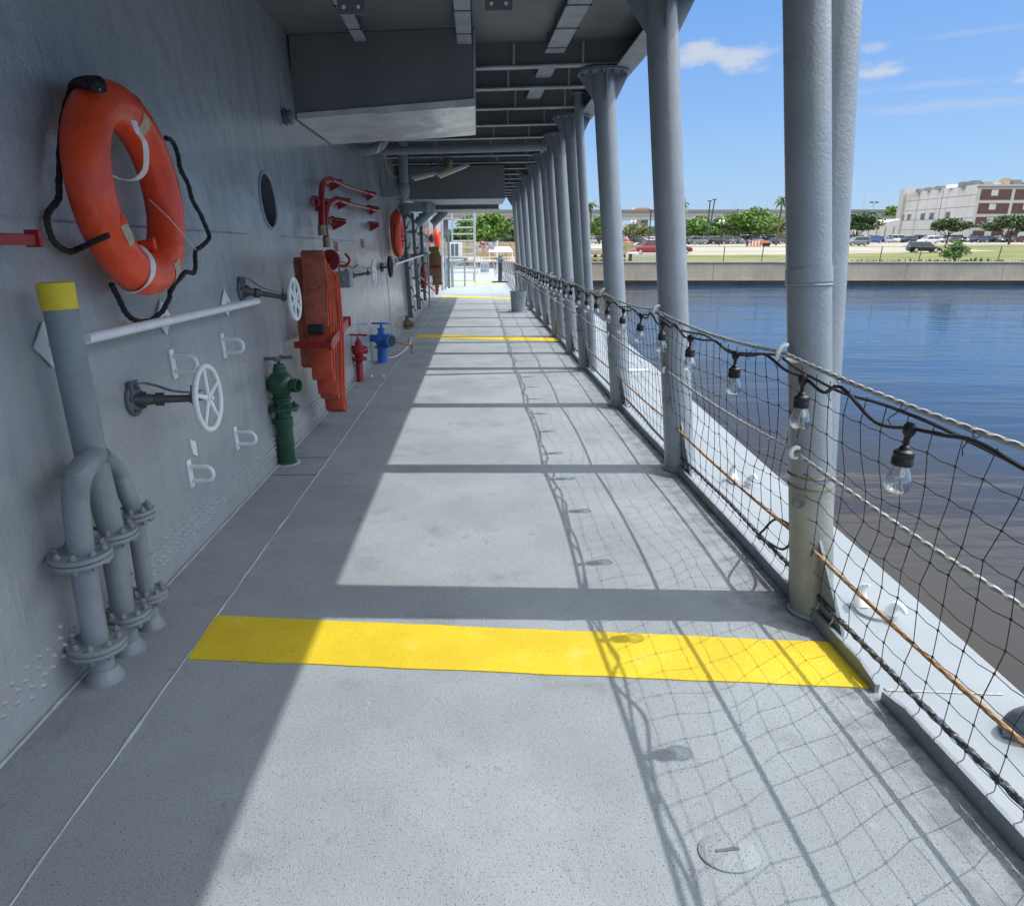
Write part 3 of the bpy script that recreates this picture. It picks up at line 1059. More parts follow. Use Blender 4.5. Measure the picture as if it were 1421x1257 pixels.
# crosswise pipe and elbow under the overhead
t = thing('overhead_pipe', 'thick grey pipe crossing under the overhead beams behind the big duct', 'pipe', (-.2, 9.7, 2.8))
m = MB()
a, b = aty(527, 210, 9.9), aty(758, 203.5, 9.6)
m.tube([a, a.lerp(b, .5), b], .052, 14)
m.build('pipe', m_grey, t)
m = MB()
for f in (.02, .97):
    q = a.lerp(b, f)
    m.lathe([(.075, 0), (.075, .03)], q, b - a, 14)
m.build('flange', m_grey, t)
t = thing('pipe_elbow', 'glossy curved pipe elbow peeping out under the big duct at the wall', 'pipe', (-1.2, 8.9, 2.7))
c = aty(508, 192, 8.9)
m = MB()
pts = [c + Vector((.22 * cos(a_), .12 * sin(a_) * 0, -.16 * sin(a_) + .03)) for a_ in [pi * (k / 14) for k in range(15)]]
m.tube(pts, .06, 12)
m.build('elbow', m_grey, t)
m = MB()
m.torus(c + Vector((.16, .0, -.10)), (1, 0, -.6), .066, .01, 20, 8)
m.build('weld_ring', m_steel, t)

# vertical vent pipes on the wall further along
VG = 'vertical grey pipes hanging down by the bulkhead'


def vpipe(pxa, pya, pxb, pyb, Y, r, lb, box_=True):
    a, b = aty(pxa, pya, Y), aty(pxb, pyb, Y)
    t = thing('vent_pipe', lb, 'pipe', (b.x, Y, b.z), VG)
    m = MB()
    m.tube([(b.x, Y, 3.29), (b.x, Y, b.z + .12)], r, 14)
    m.lathe([(r * 1.05, .14), (r * 1.2, .12), (r * 1.2, .02), (r * .9, -.05), (r * .4, -.09)], (b.x, Y, b.z), (0, 0, 1), 14)
    m.build('pipe', m_grey, t)
    if box_:
        m = MB()
        m.box(((b.x - r + wx(2.5)) / 2 + .03, Y + .05, b.z + .02), (abs(b.x - wx(2.5)) - .0, .16, .17))
        m.build('bracket_box', m_grey, t, bevel=.01)
    return t


vpipe(560, 215, 561, 268, 12.2, .077, 'grey vertical pipe with a boxed foot above the second orange lifebuoy')
vpipe(592, 247, 593, 289, 15.2, .07, 'second grey vertical pipe, under the strip light, beyond the boxed one')
t = thing('sloping_duct', 'dark angled duct running from the wall down behind the second vertical pipe', 'duct', (-1.3, 15.5, 2.2))
m = MB()
for (pa, pb, Y, r) in (((578, 311), (598, 293), 15.6, .09), ((600, 311), (616, 295), 18.5, .10)):
    a, b = aty(*pa, Y), aty(*pb, Y)
    m.tube([a, b, b + Vector((.03, 0, .35))], r, 12)
m.each('duct', m_grey, t)
# strip lights
LG = 'unlit strip lights under the overhead'
for (pa, pb, Y, lb) in (((571, 247), (606, 240), 13.2, 'pale strip light fixture next to the vertical pipe'),
                        ((606, 243.5), (651, 228.5), 13.0, 'longer strip light fixture tilted up toward the beams')):
    a, b = aty(*pa, Y), aty(*pb, Y)
    d = (b - a)
    ang = atan2(d.z, d.x)
    M = Matrix.Rotation(-ang, 3, 'Y')
    c = (a + b) / 2
    t = thing('strip_light', lb, 'light fixture', c, LG)
    m = MB()
    m.box(c, (d.length, .14, .05), M)
    m.build('housing', m_beam, t, bevel=.01)
    m = MB()
    m.tube([a + Vector((.05, 0, -.04)), b - Vector((.05, 0, .04))], .016, 8)
    m.build('tube', m_white, t)
    m = MB()
    for q in (a.lerp(b, .2), a.lerp(b, .8)):
        m.tube([q, (q.x, q.y, 3.295)], .008, 6)
    m.each('hanger', m_dkgrey, t)
t = thing('floodlight', 'small tan lamp drum hanging above the strip lights', 'lamp', aty(620, 232, 13.4))
q = aty(620, 236, 13.4)
m = MB()
m.lathe([(.07, 0), (.09, .02), (.085, .16), (.05, .2)], q, (.2, 0, 1), 14)
m.build('lamp_body', m_brass, t)
m = MB()
m.tube(smoothpath([q + Vector((0, 0, .2)), q + Vector((-.2, 0, .05)), q + Vector((-.45, 0, .0)), q + Vector((-.7, 0, -.12))], 6), .012, 6)
m.build('cable', m_dkgrey, t)
t = thing('hanging_cable', 'thin loose cable loop hanging down the bulkhead near the vertical pipe', 'cable', wall(545, 240, .03))
m = MB()
m.tube(smoothpath([wall(534, 215, .03), wall(537, 232, .03), wall(544, 243, .03), wall(551, 246, .04), wall(558, 238, .05)], 6), .007, 6)
m.build('cable', m_beam, t)

# ------------------------------------------------------------------ columns (stanchions carrying the overhead)
KG = 'grey steel columns holding up the overhead deck'


def colx(z):
    return 1.42 - .080 * z


def column(y0, r, lb, cap=True, xoff=0., rake=.12, top=3.06, band=False, twin=None, hooks=True, gusset=True, n=24):
    t = thing('deck_column', lb, 'column', (colx(0) + xoff, y0, 0), KG)

    def ax(z):
        return Vector((colx(z) + xoff, y0 + rake * z, z))
    m = MB()
    zs = [0, .35, .8, 1.2, 1.6, 2.0, 2.4, 2.75, top]
    m.tube([ax(z) for z in zs], r, n)
    m.torus(ax(.01), (0, 0, 1), r + .004, .012, n, 6)
    m.build('shaft', m_col, t)
    if cap:
        m = MB()
        c = ax(top)
        m.lathe([(r * 2.35, -.012), (r * 2.35, .0), ], c, (0, 0, 1), 28)
        m.lathe([(r * 2.3, .003), (r * 2.3, .016)], c, (0, 0, 1), 28)
        cp = m.build('cap_plate', m_col, t)
        m = MB()
        for k in range(12):
            a = 2 * pi * (k + .5) / 12
            m.lathe([(.013, -.035), (.013, -.012)], c + Vector((cos(a) * r * 2.05, sin(a) * r * 2.05, 0)), (0, 0, 1), 6)
        m.each('bolt', m_dkgrey, cp)
        m = MB()
        for (dx, dy) in ((1, 0), (-1, 0), (0, 1), (0, -1)):
            d = Vector((dx, dy, 0))
            s_ = Vector((-dy, dx, 0)) * .005
            p0 = ax(top - .012) + d * r * .9
            p1 = ax(top - .012) + d * r * 2.2
            p1b = p1 - Vector((0, 0, .03))
            p2 = ax(top - .25) + d * (r * .97)
            m.prism([p0 - s_, p1 - s_, p1b - s_, p2 - s_], s_ * 2)
        m.build('cap_gusset', m_col, t)
    if gusset:
        m = MB()
        s_ = Vector((.006, 0, 0))
        p0, p1, p2, p3 = ax(0) + Vector((0, -r * .9, 0)), ax(0) + Vector((0, -r - .17, 0)), ax(0) + Vector((0, -r - .17, .05)), ax(.36) + Vector((0, -r * .95, 0))
        m.prism([p0 - s_, p1 - s_, p2 - s_, p3 - s_], s_ * 2)
        m.build('foot_gusset', m_col, t)
    if band:
        m = MB()
        for zz in (.555, .60):
            m.torus(ax(zz), (0, 0, 1), r + .002, .0045, n, 6)
        m.build('wire_wrap', m_brown, t, label='rusty wire wrapped round the column')
        m = MB()
        m.tube([ax(.012), ax(.2), ax(.4), ax(.57)], r + .0018, n, caps=False)
        m.build('stained_foot', mat('stained column foot', (.30, .315, .275), .4, var=.12, vscale=5, bump=[(75, .003, None)], stain=[((.32, .35, .36), 4, .5, .7, .7), ((.18, .15, .08), 9, .62, .74, .6)]), t,
                label='yellowish stained lower part of the column')
        m = MB()
        m.tube([ax(1.36), ax(1.42)], r + .004, n, caps=False)
        m.torus(ax(1.36), (0, 0, 1), r + .003, .004, n, 6)
        m.build('joint_sleeve', m_col, t)
    if twin:
        m = MB()
        m.tube([twin[0], twin[0].lerp(twin[1], .5), twin[1]], r, n)
        m.build('brace_tube', m_col, t, label='second tube rising close behind the first and spreading outboard')
        m = MB()
        for f in (.53, .545):
            q = twin[0].lerp(twin[1], f)
        m.tube([ax(1.37) + Vector((0, 0, 0)), twin[0].lerp(twin[1], .455)], r * .62, 10)
        m.build('tie_bracket', m_col, t)
    if hooks:
        for z, k_ in ((1.09, 'hook'), (.70, 'ring'), (.31, 'ring')):
            rx = 1.43 - .2 * z
            c = Vector((rx, y0 + rake * z - .02, z))
            m = MB()
            if k_ == 'hook':
                m.tube(smoothpath([ax(z - .02) + Vector((-r * .5, -r * .7, 0)), c + Vector((-.008, -.01, -.02)), c + Vector((-.018, -.01, .0)), c + Vector((-.013, -.01, .026)),
                                   c + Vector((.006, -.01, .038)), c + Vector((.018, -.01, .034))], 5), [.0095] * 20 + [.0095] * 5 + [.006], 8)
            else:
                m.torus(c + Vector((.0, -.02, 0)), (0, 1, .1), .022, .0095, 16, 8)
                m.tube([c + Vector((.015, -.02, 0)), ax(z) + Vector((-r * .4, 0, 0))], .011, 8)
            m.build('wire_hook' if k_ == 'hook' else 'wire_eye', m_white, t)
        for z in (.86, .5):
            m = MB()
            c = ax(z) + Vector((-r * .72, -r * .72, 0))
            m.torus(c + Vector((-.022, -.01, 0)), (.3, 1, 0), .02, .005, 14, 6)
            m.each('lug', m_dkgrey, t)
    return t


m_ = None
column(2.66, .083, 'thick double grey column nearest the camera with a brown band near its foot', band=True,
       twin=(Vector((1.45, 2.76, 0)), Vector((1.40, 3.17, 3.10))), cap=True)
column(4.68, .10, 'second column from the camera, behind the third hanging bulb', n=28)
column(6.78, .10, 'third column from the camera, red pickup seen just right of it', n=28)
column(9.02, .10, 'fourth column from the camera, a thinner post standing close against it')
column(10.42, .10, 'fifth column from the camera, left of the paired one')
column(11.72, .075, 'sixth column, slim, in the cluster beyond the paired column', gusset=False)
column(12.5, .10, 'seventh column from the camera in the far cluster')
column(14.2, .10, 'eighth column along the walkway')
column(16.1, .10, 'ninth column along the walkway')
column(18.3, .10, 'tenth column along the walkway')
column(20.5, .10, 'eleventh column, last but one before the overhead ends')
column(22.9, .10, 'twelfth and farthest column, at the end of the overhead deck')
# slender post by the fourth column
t = thing('slim_post', 'slender grey post with a small flange cap, just in front of the fourth column', 'post', (1.39, 8.72, 0))
m = MB()
pa, pb = Vector((1.47, 8.80, 0)), aty(802, 131, 8.9)
m.tube([pa, pa.lerp(pb, .5), pb], .052, 16)
m.lathe([(.085, 0), (.085, .012), (.05, .016), (.05, .03), (.1, .034), (.1, .046)], pb, (0, 0, 1), 18)
m.build('shaft', m_col, t)
# extra dark pole far off at the deck edge
t = thing('flag_pole', 'thin dark pole rising beside the grey bin at the far end of the overhead', 'pole', aty(716, 408, 24.9))
m = MB()
a, b = aty(716.5, 405, 24.9), aty(716.5, 266, 25.0)
m.tube([a, a.lerp(b, .5), b, b + Vector((.03, 0, .12)), b + Vector((.12, 0, .2))], .04, 10)
m.build('pole', m_dkgrey, t)

# ------------------------------------------------------------------ lifelines, net and lights
RG = 'wire lifelines strung along the deck edge'


def linez(z0, y):
    """sag between hooks"""
    return z0


hook_y = [2.77, 4.79, 6.9, 9.13, 10.55, 12.6, 14.3, 16.2, 18.4, 20.6, 23.0]


def sagged(z0, y, s_):
    a = [-1.4, .7] + hook_y + [25.2, 27.4, 29.6, 31.8, 34, 36.2, 38.4, 40.6, 42.8, 45.0]
    for i in range(len(a) - 1):
        if a[i] <= y <= a[i + 1]:
            u = (y - a[i]) / (a[i + 1] - a[i])
            return z0 - s_ * 4 * u * (1 - u)
    return z0


def lifeline(z0, r, mt, lb, s_):
    t = thing('lifeline', lb, 'wire rope', (1.43 - .2 * z0, 10, z0), RG)
    m = MB()
    pts = []
    y = -.6
    while y < 4.6:
        z = sagged(z0, y, s_)
        pts.append((1.43 - .2 * z, y, z))
        y += .006 if y > .8 else .03
    m.tube(pts, r, 12, lobes=5, lobe=.13, twist=2 * pi / .055 * 1.0)
    pts = []
    while y < 44.5:
        z = sagged(z0, y, s_)
        x = 1.43 - .2 * z
        if y > 37:
            x -= .035 * (y - 37) ** 1.3
        pts.append((x, y, z))
        y += .25
    m.tube(pts, r, 8)
    m.build('wire', mt, t)
    return t


lifeline(1.10, .0078, m_wire, 'top wire lifeline with the string lights hanging on it', .035)
lifeline(.70, .0074, m_wire, 'middle grey wire lifeline behind the net', .03)
lifeline(.31, .0075, m_rust, 'lowest lifeline, rusty brown wire near the deck', .02)

# cargo net: hand-knotted twine, slack and uneven
t = thing('safety_net', 'black knotted twine net stretched between the lifelines and the curb', 'net', (1.3, 10, 0))
m = MB()
mk = MB()
rows = 9
CELL = .112


def netpt(i, j):
    """i along, j down"""
    y0 = .55 + i * CELL
    f = j / rows
    zt = sagged(1.085, y0, .04)
    z = zt + (.10 - zt) * f
    n1 = noise.noise((y0 * 1.7, f * 2.2, 3.1))
    n2 = noise.noise((y0 * 2.1, f * 2.0, 8.3))
    n3 = noise.noise((i * 1.31, j * 1.7, 4.4))
    bell = sin(pi * min(1, f))
    y = y0 + .34 * f + .15 * n1 * bell + .020 * n3
    z = z + (.075 * n2 + .016 * n3) * bell - .018 * sin(pi * i / 9.3 + 1) * bell
    x = 1.43 - .2 * z - .012 + .035 * noise.noise((y0 * .9, f * 1.5, 6.)) * bell
    if y > 37:
        x -= .035 * (y - 37) ** 1.3
    return Vector((x, y, z))


NI = 385
G = {}
for i in range(NI):
    for j in range(rows + 1):
        G[i, j] = netpt(i, j)


def twine(a, b, r, sag, seg):
    d = b - a
    mid = (a + b) / 2 + Vector((0, 0, -sag))
    m.tube([a, mid, b] if seg else [a, b], r, 4 if r > .0015 else 3, caps=False)


for i in range(NI):
    yy = G[i, 0].y
    near = yy < 7
    r = .00165 if yy < 9 else .0017
    step = 1 if yy < 25 else 2
    if i % step:
        continue
    for j in range(rows + 1):
        if j < rows:
            twine(G[i, j], G[i, j + 1], r, .0, False)
        if i + step < NI and j > 0:
            twine(G[i, j], G[i + step, j], r * .92, .006, near)
        if near and 0 < j:
            mk.ball(G[i, j], .0046, 6, 4)
m.v, m.f = m.v + mk.v, m.f + [tuple(i + len(m.v) for i in f) for f in mk.f]
m.build('netting', m_twine, t, smooth=False)
# laced foot rope
m = MB()
pts = []
y = .3
while y < 4.5:
    q = .115 + .012 * sin(y * 2.2) + .01 * noise.noise((y * 2, 0, 1))
    pts.append((1.405 - .03 * q, y, q))
    y += .008
m.tube(pts, .0098, 10, lobes=3, lobe=.22, twist=2 * pi / .022 * 1.0 / 3)
pts = []
while y < 40:
    q = .115 + .012 * sin(y * 2.2) + .01 * noise.noise((y * 2, 0, 1))
    pts.append((1.405 - .03 * q, y, q))
    y += .12
m.tube(pts, .0098, 6)
m.build('foot_rope', m_lace, t)
m = MB()
for i in range(5, 60):
    a = G[i, rows]
    m.tube(smoothpath([a, a + Vector((-.01, -.01, -.02)), a + Vector((-.014, .01, -.055)), a + Vector((-.02, -.012, -.085 + .02 * sin(i)))], 3), .0018, 4)
m.each('cord_tail', m_cord, t)
m = MB()
pts = smoothpath([rail(1098, 735) + Vector((.03, 0, 0)), rail(1078, 720), rail(1060, 735), rail(1052, 745), rail(1066, 752), rail(1085, 762), rail(1100, 752)], 6)
m.tube(pts, .006, 6)
m.build('loose_cord', m_rope, t)

# string lights
t = thing('string_lights', 'black cable of clear outdoor bulbs looped along the top lifeline', 'string lights', (1.21, 10, 1.1))
bulb_y = [1.88, 2.54, 3.24, 3.96, 4.56, 5.18, 5.84, 6.52] + [7.2 + .65 * i for i in range(24)]
bulb_y = [.62, 1.28] + bulb_y
m = MB()
pts = []
for i in range(len(bulb_y) - 1):
    a, b = bulb_y[i], bulb_y[i + 1]
    za, zb_ = sagged(1.10, a, .035), sagged(1.10, b, .035)
    rr = random.Random(i)
    s1 = rr.uniform(.035, .085)
    tie = a + (b - a) * rr.uniform(.4, .6)
    zt_ = sagged(1.10, tie, .035) - .012

    def P_(y, z, dx=0):
        return Vector((1.43 - .2 * z - .012 + dx, y, z))
    pts += [P_(a, za - .055), P_(a + (tie - a) * .5, (za + zt_) / 2 - s1), P_(tie, zt_ - .01, -.004), P_(tie + (b - tie) * .5, (zb_ + zt_) / 2 - s1 * .8)]
pts.append(P_(bulb_y[-1], sagged(1.1, bulb_y[-1], .035) - .05))
m.tube(smoothpath(pts, 6), .0062, 7)
pts = []
y = .4
i = 0
while y < 20:
    z = sagged(1.10, y, .035) - .018 - .03 * (abs(sin(y * 3.3)) ** 1.5) + .008 * noise.noise((y * 5, 1, 1))
    pts.append((1.43 - .2 * z + .006 * sin(y * 9), y, z))
    y += .09
    i += 1
m.tube(smoothpath(pts, 3), .0055, 6)
m.build('cable', m_black, t)
m = MB()
rr = random.Random(11)
for i in range(24):
    y = .5 + i * .37 + rr.uniform(-.05, .05)
    z = sagged(1.10, y, .035)
    c = Vector((1.43 - .2 * z, y, z))
    m.torus(c + Vector((0, 0, -.006)), (0, 1, 0), .0105, .0016, 10, 4)
    m.tube([c + Vector((-.015, 0, -.02)), c + Vector((-.02 - rr.uniform(0, .02), .01, -.045)), c + Vector((-.014, .015, -.06 - rr.uniform(0, .02)))], .0016, 4)
m.each('cable_tie', m_black, t)
for i, y in enumerate(bulb_y):
    z = sagged(1.10, y, .035)
    o = Vector((1.43 - .2 * z - .012, y, z - .055))
    far = y > 9
    n = 10 if far else 18
    m = MB()
    rr = random.Random(100 + i)
    tilt = Vector((rr.uniform(-.06, .06), rr.uniform(-.08, .08), -1)).normalized()
    # T body on the cable, neck and ribbed socket
    m.lathe([(.010, -.018), (.016, -.008), (.017, .010), (.011, .022), (.0075, .026), (.007, .048), (.013, .052), (.016, .060), (.026, .066), (.028, .074), (.0268, .076), (.0268, .085),
             (.028, .087), (.028, .105), (.025, .108)], o, tilt, n)
    s_ = m.build('socket', m_black, t)
    m = MB()
    m.lathe([(.020, .106), (.023, .116), (.030, .132), (.0355, .150), (.0365, .164), (.033, .177), (.024, .187), (.009, .192)], o, tilt, n)
    bb = m.build('bulb', m_glass, s_)
    if not far:
        m = MB()
        u = tilt.orthogonal().normalized()
        w = tilt.cross(u)
        m.lathe([(.005, .108), (.005, .135), (.002, .137)], o, tilt, 6)
        for a in range(5):
            d = u * cos(a * 1.257) + w * sin(a * 1.257)
            m.tube([o + tilt * .135, o + tilt * .142 + d * .012, o + tilt * .176 + d * .016], .0009, 3)
        m.build('filament', m_steel, s_)

# far guard rail stanchions
FG = 'thin guard rail stanchions beyond the overhead'
for k, y in enumerate([25.2, 27.4, 29.6, 31.8, 34, 36.2, 38.4, 40.6, 42.8]):
    x = 1.42 - (.035 * (y - 37) ** 1.3 if y > 37 else 0)
    m = MB()
    m.tube([(x, y, 0), (x - .22, y, 1.14)], .024, 8)
    m.build('rail_stanchion', m_beam, label=f'{ORD[k]} thin guard rail stanchion beyond the end of the overhead', cat='railing post', group=FG)
m = MB()
t = thing('stern_rail', 'pale guard rail running across the far end of the deck', 'railing', (-1, 47, 0))
for z in (.35, .72, 1.08):
    m.tube([(1.05 - .2 * z - .4, 44.4, z), (-.2, 50, z), (-2.2, 54, z), (-6, 57, z)], .018, 6)
m.build('rail', m_beam, t)
for f in range(14):
    y = 44.4 + f * .95
    x = .55 - (y - 44.4) * .2 if y < 50 else -.5 - (y - 50) * .55
    m = MB()
    m.tube([(x, y, 0), (x, y, 1.1)], .022, 6)
    m.build('post', m_beam, t)

# fittings on the outboard edge
BG = 'white horn fittings welded on the deck edge'


def horn(px, py, lb, s_=1.):
    p = deck(px, py)
    t = thing('chock', lb, 'chock', (p.x, p.y, 0), BG)
    m = MB()
    m.tube(smoothpath([p + Vector((0, .00, 0)), p + Vector((0, .035, .045)) * s_, p + Vector((0, .02, .09)) * s_, p + Vector((0, -.02, .125)) * s_], 5),
           [.034 * s_, .033 * s_, .031 * s_, .03 * s_, .028 * s_, .026 * s_, .024 * s_, .022 * s_, .02 * s_, .018 * s_, .016 * s_, .014 * s_, .012 * s_, .009 * s_, .007 * s_, .004 * s_], 10)
    m.tube(smoothpath([p + Vector((.07, -.06, 0)), p + Vector((.09, -.07, .05)), p + Vector((.09, -.11, .07)), p + Vector((.09, -.15, .06))], 5), [.03 - .0015 * k for k in range(16)], 10)
    m.build('horn', m_white, t)
    m = MB()
    m.lathe([(.085, 0), (.08, .012), (.04, .018)], p + Vector((.04, -.03, 0)), (0, 0, 1), 18)
    m.build('base_pad', m_deck_edge, t)


horn(1197, 845, 'white curved horn fitting on the deck edge just beyond the double column')
horn(1018, 668, 'white horn fitting on the deck edge outboard between the first two columns')
p = deck(1416, 1020)
t = thing('mooring_fitting', 'dark grey humped steel fitting at the right border on the deck edge', 'deck fitting', (p.x, p.y, 0))
m = MB()
m.tube(smoothpath([p + Vector((-.02, .02, 0)), p + Vector((-.01, .0, .06)), p + Vector((.04, -.02, .085)), p + Vector((.11, -.05, .06)), p + Vector((.13, -.06, 0))], 5), .034, 12)
m.build('hump', m_dkgrey, t)
m = MB()
m.tube([p + Vector((-.06, 0, .01)), p + Vector((-.02, -.03, .012)), p + Vector((.05, -.09, .012))], .015, 8)
m.build('foot', m_dkgrey, t)
a, b = aty(868, 515, 8.4), aty(893, 512, 8.4)
t = thing('fender_bar', 'short white bar standing off the deck edge past the third column', 'bar', (a.x, a.y, 0))
m = MB()
m.tube([(a.x, 8.4, .07), (b.x + .05, 8.4, .07)], .022, 10)
m.box(((a.x + b.x) / 2 - .04, 8.4, .025), (.04, .04, .05))
m.build('bar', m_white, t)

# deck cover plate
t = thing('deck_cover', 'small round painted cover plate with a slot in the foreground deck', 'cover plate', deck(1011, 1184))
c = deck(1011, 1184)
m = MB()
m.lathe([(.077, 0), (.077, .004), (.073, .006), (.02, .0075), (.001, .0075)], c, (0, 0, 1), 32)
m.v = [Vector((v.x, c.y + (v.y - c.y) * .78, v.z)) for v in m.v]
m.build('plate', m_deck, t)
m = MB()
m.hexa([(c.x - .032, c.y - .003, .0078), (c.x + .03, c.y + .004, .0078), (c.x + .03, c.y + .013, .0078), (c.x - .032, c.y + .005, .0078)],
       [(c.x - .032, c.y - .003, .0095), (c.x + .03, c.y + .004, .0095), (c.x + .03, c.y + .013, .0095), (c.x - .032, c.y + .005, .0095)])
m.build('slot', m_dkgrey, t)

# bin, bollard
t = thing('deck_bucket', 'grey tapered bin standing by the rail where the overhead ends', 'bin', deck(719, 433))
c = deck(719, 433)
m = MB()
m.lathe([(.17, .02), (.205, .5), (.215, .52), (.2, .52), (.165, .05)], c, (0, 0, 1), 20)
m.build('bin_body', m_grey, t)
m = MB()
m.lathe([(.27, 0), (.27, .02)], c, (0, 0, 1), 20)
m.build('foot_plate', m_grey, t)
t = thing('deck_bucket', 'farther grey bin seen beyond the ladder frame', 'bin', deck(673, 378))
c = deck(673, 378)
m = MB()
m.lathe([(.35, 0), (.35, .04), (.28, .06), (.33, .6), (.3, .62)], c, (0, 0, 1), 16)
m.build('bin_body', m_grey, t)
t = thing('binocular_post', 'black pedestal with a swivel head and flat foot at the far right rail', 'pedestal', deck(694, 392))
c = deck(694, 392)
m = MB()
m.box(c + Vector((0, 0, .03)), (.8, .5, .05))
m.build('foot_plate', m_black, t, bevel=.01)
m = MB()
m.lathe([(.13, .055), (.1, .1), (.085, .9)], c, (0, 0, 1), 14)
m.build('pedestal', m_black, t)
m = MB()
m.lathe([(.11, .9), (.12, 1.0), (.16, 1.04), (.16, 1.1), (.08, 1.14), (.1, 1.24)], c, (0, 0, 1), 14)
m.tube([c + Vector((-.2, 0, 1.12)), c + Vector((.2, 0, 1.12))], .04, 8)
m.build('head', m_dkgrey, t)

# ------------------------------------------------------------------ things on the bulkhead
# --- lifebuoys


def buoy(c, R, r, lb, detail=True, tiltv=None):
    """ring lying against the wall, axis roughly +x"""
    c = Vector(c)
    ax = Vector(tiltv or (1, .03, .05)).normalized()
    u = Vector((0, 1, 0)); u = (u - u.dot(ax) * ax).normalized()
    w = ax.cross(u)      # up

    def tp(a, b, rr=r):
        """a: angle round the ring (0 = away from camera, 90 = top), b: angle round the section (0 = outer rim, 90 = towards the deck)"""
        d = u * cos(a) + w * sin(a)
        return c + d * (R + rr * cos(b)) + ax * (rr * .92 * sin(b))
    t = thing('lifebuoy', lb, 'lifebuoy', c - Vector((0, 0, R + r)), 'orange lifebuoys on the bulkhead')
    m = MB()
    n, k_ = (64, 20) if detail else (32, 12)
    vs, fs = [], []
    for i in range(n):
        for k in range(k_):
            vs.append(tp(2 * pi * i / n, 2 * pi * k / k_))
    for i in range(n):
        for k in range(k_):
            fs.append((i * k_ + k, ((i + 1) % n) * k_ + k, ((i + 1) % n) * k_ + (k + 1) % k_, i * k_ + (k + 1) % k_))
    m.add(vs, fs)
    m.build('ring', m_orange, t)
    return t, tp, u, w, ax


bc = wall(181, 267, .135)
t, tp, bu, bw, bax = buoy(bc, .328, .088, 'large orange lifebuoy hanging on the near bulkhead above the white bar', tiltv=(1, .03, .07))


def patch(a0, a1, b0, b1, mt, nm, e=.0025):
    m = MB()
    na, nb = 8, 8
    rr = random.Random(int(a0))
    ring = [[tp(radians(a0 + (a1 - a0) * i / na + (rr.uniform(-.6, .6))), radians(b0 + (b1 - b0) * j / nb), .088 + e) for j in range(nb + 1)] for i in range(na + 1)]
    vs = [p for q in ring for p in q]
    m.add(vs, [(i * (nb + 1) + j, (i + 1) * (nb + 1) + j, (i + 1) * (nb + 1) + j + 1, i * (nb + 1) + j + 1) for i in range(na) for j in range(nb)])
    m.build(nm, mt, t)


patch(58, 74, 25, 75, m_tape, 'reflective_tape')
patch(62, 74, 95, 150, m_tape, 'reflective_tape')
patch(2, 14, 35, 85, m_tape, 'reflective_tape')
patch(-72, -60, 20, 100, m_tape, 'reflective_tape')
patch(205, 219, 70, 125, m_tape, 'reflective_tape')
patch(-26, -16, 5, 35, m_tape, 'reflective_tape')


def zp(x, y):        # photo pixel from the close-up used for measuring
    return x / 2.9925, 80 + y / 2.9925


# straps
m = MB()
m.ribbon(smoothpath([tp(radians(a), radians(b), .091) for a, b in ((252, -60), (250, -20), (249, 20), (248, 60), (247, 100), (246, 150), (245, 180))], 4), (.2, 1, .35), .036, .004)
m.build('strap', m_strap, t)
m = MB()
m.ribbon(smoothpath([wall(*zp(555, 262), .25), wall(*zp(572, 310), .25), wall(*zp(600, 350), .24), wall(*zp(607, 420), .22), wall(*zp(600, 470), .19), wall(*zp(565, 505), .15),
                     wall(*zp(510, 508), .10), wall(*zp(455, 485), .07)], 5), (.45, .9, -.1), .026, .004)
m.build('loose_strap', m_strap, t)
# grab rope
m = MB()
for path, off in (([(300, 120), (262, 250), (245, 400), (242, 520), (238, 590), (200, 650), (198, 710), (225, 765), (280, 800), (335, 790)], .035),
                  ([(690, 335), (722, 355), (738, 405), (745, 450), (772, 520), (800, 590), (845, 680), (873, 740), (845, 775), (815, 800), (812, 850), (800, 893), (765, 893), (742, 925), (722, 950), (705, 968)], .06),
                  ([(465, 940), (488, 985), (515, 1045), (545, 1085), (585, 1100), (640, 1085), (680, 1045), (702, 1000), (705, 960)], .05)):
    rp = smoothpath([wall(*zp(*q), off) for q in path], 7)
    rp = [q + Vector((.010 * noise.noise((q.y * 9, q.z * 9, 1.)), .012 * noise.noise((q.y * 11, q.z * 8, 5.)), .010 * noise.noise((q.y * 8, q.z * 12, 9.)))) for q in rp]
    m.tube(rp, [.0118 * (1 + .10 * sin(k * 1.9)) for k in range(len(rp))], 8)
m.tube(smoothpath([wall(*zp(335, 790), .04), wall(*zp(370, 775), .12), wall(*zp(410, 755), .19), wall(*zp(450, 738), .235)], 5), .0115, 8)
m.tube(smoothpath([wall(*zp(300, 125), .05), wall(*zp(320, 105), .12), wall(*zp(352, 97), .16), wall(*zp(390, 95), .18), wall(*zp(415, 100), .2), wall(*zp(425, 130), .22)], 4), .017, 8)
m.tube(smoothpath([wall(*zp(330, 130), .08), wall(*zp(350, 112), .15), wall(*zp(385, 108), .19), wall(*zp(405, 125), .22)], 4), .02, 8)
m.build('grab_rope', m_rope, t)
m = MB()
m.tube(smoothpath([wall(*zp(620, 590), .20), wall(*zp(700, 665), .26), wall(*zp(770, 745), .25), wall(*zp(815, 800), .18)], 4), .0022, 5)
m.tube(smoothpath([wall(*zp(395, 80), .03), wall(*zp(400, 100), .1), wall(*zp(415, 135), .24)], 4), .003, 5)
m.each('thin_cord', m_cord, t)
m = MB()
a, b = wall(*zp(560, 785), .10), wall(*zp(632, 775), .17)
m.tube([a, b], .022, 12)
m.lathe([(.026, 0), (.026, .012)], b, b - a, 12)
m.build('marker_light', m_orange, t)
m = MB()
m.lathe([(.0165, 0), (.012, -.004), (.001, -.01)], tp(radians(203), radians(95), .089), tp(radians(203), radians(95), .11) - tp(radians(203), radians(95), .09), 12)
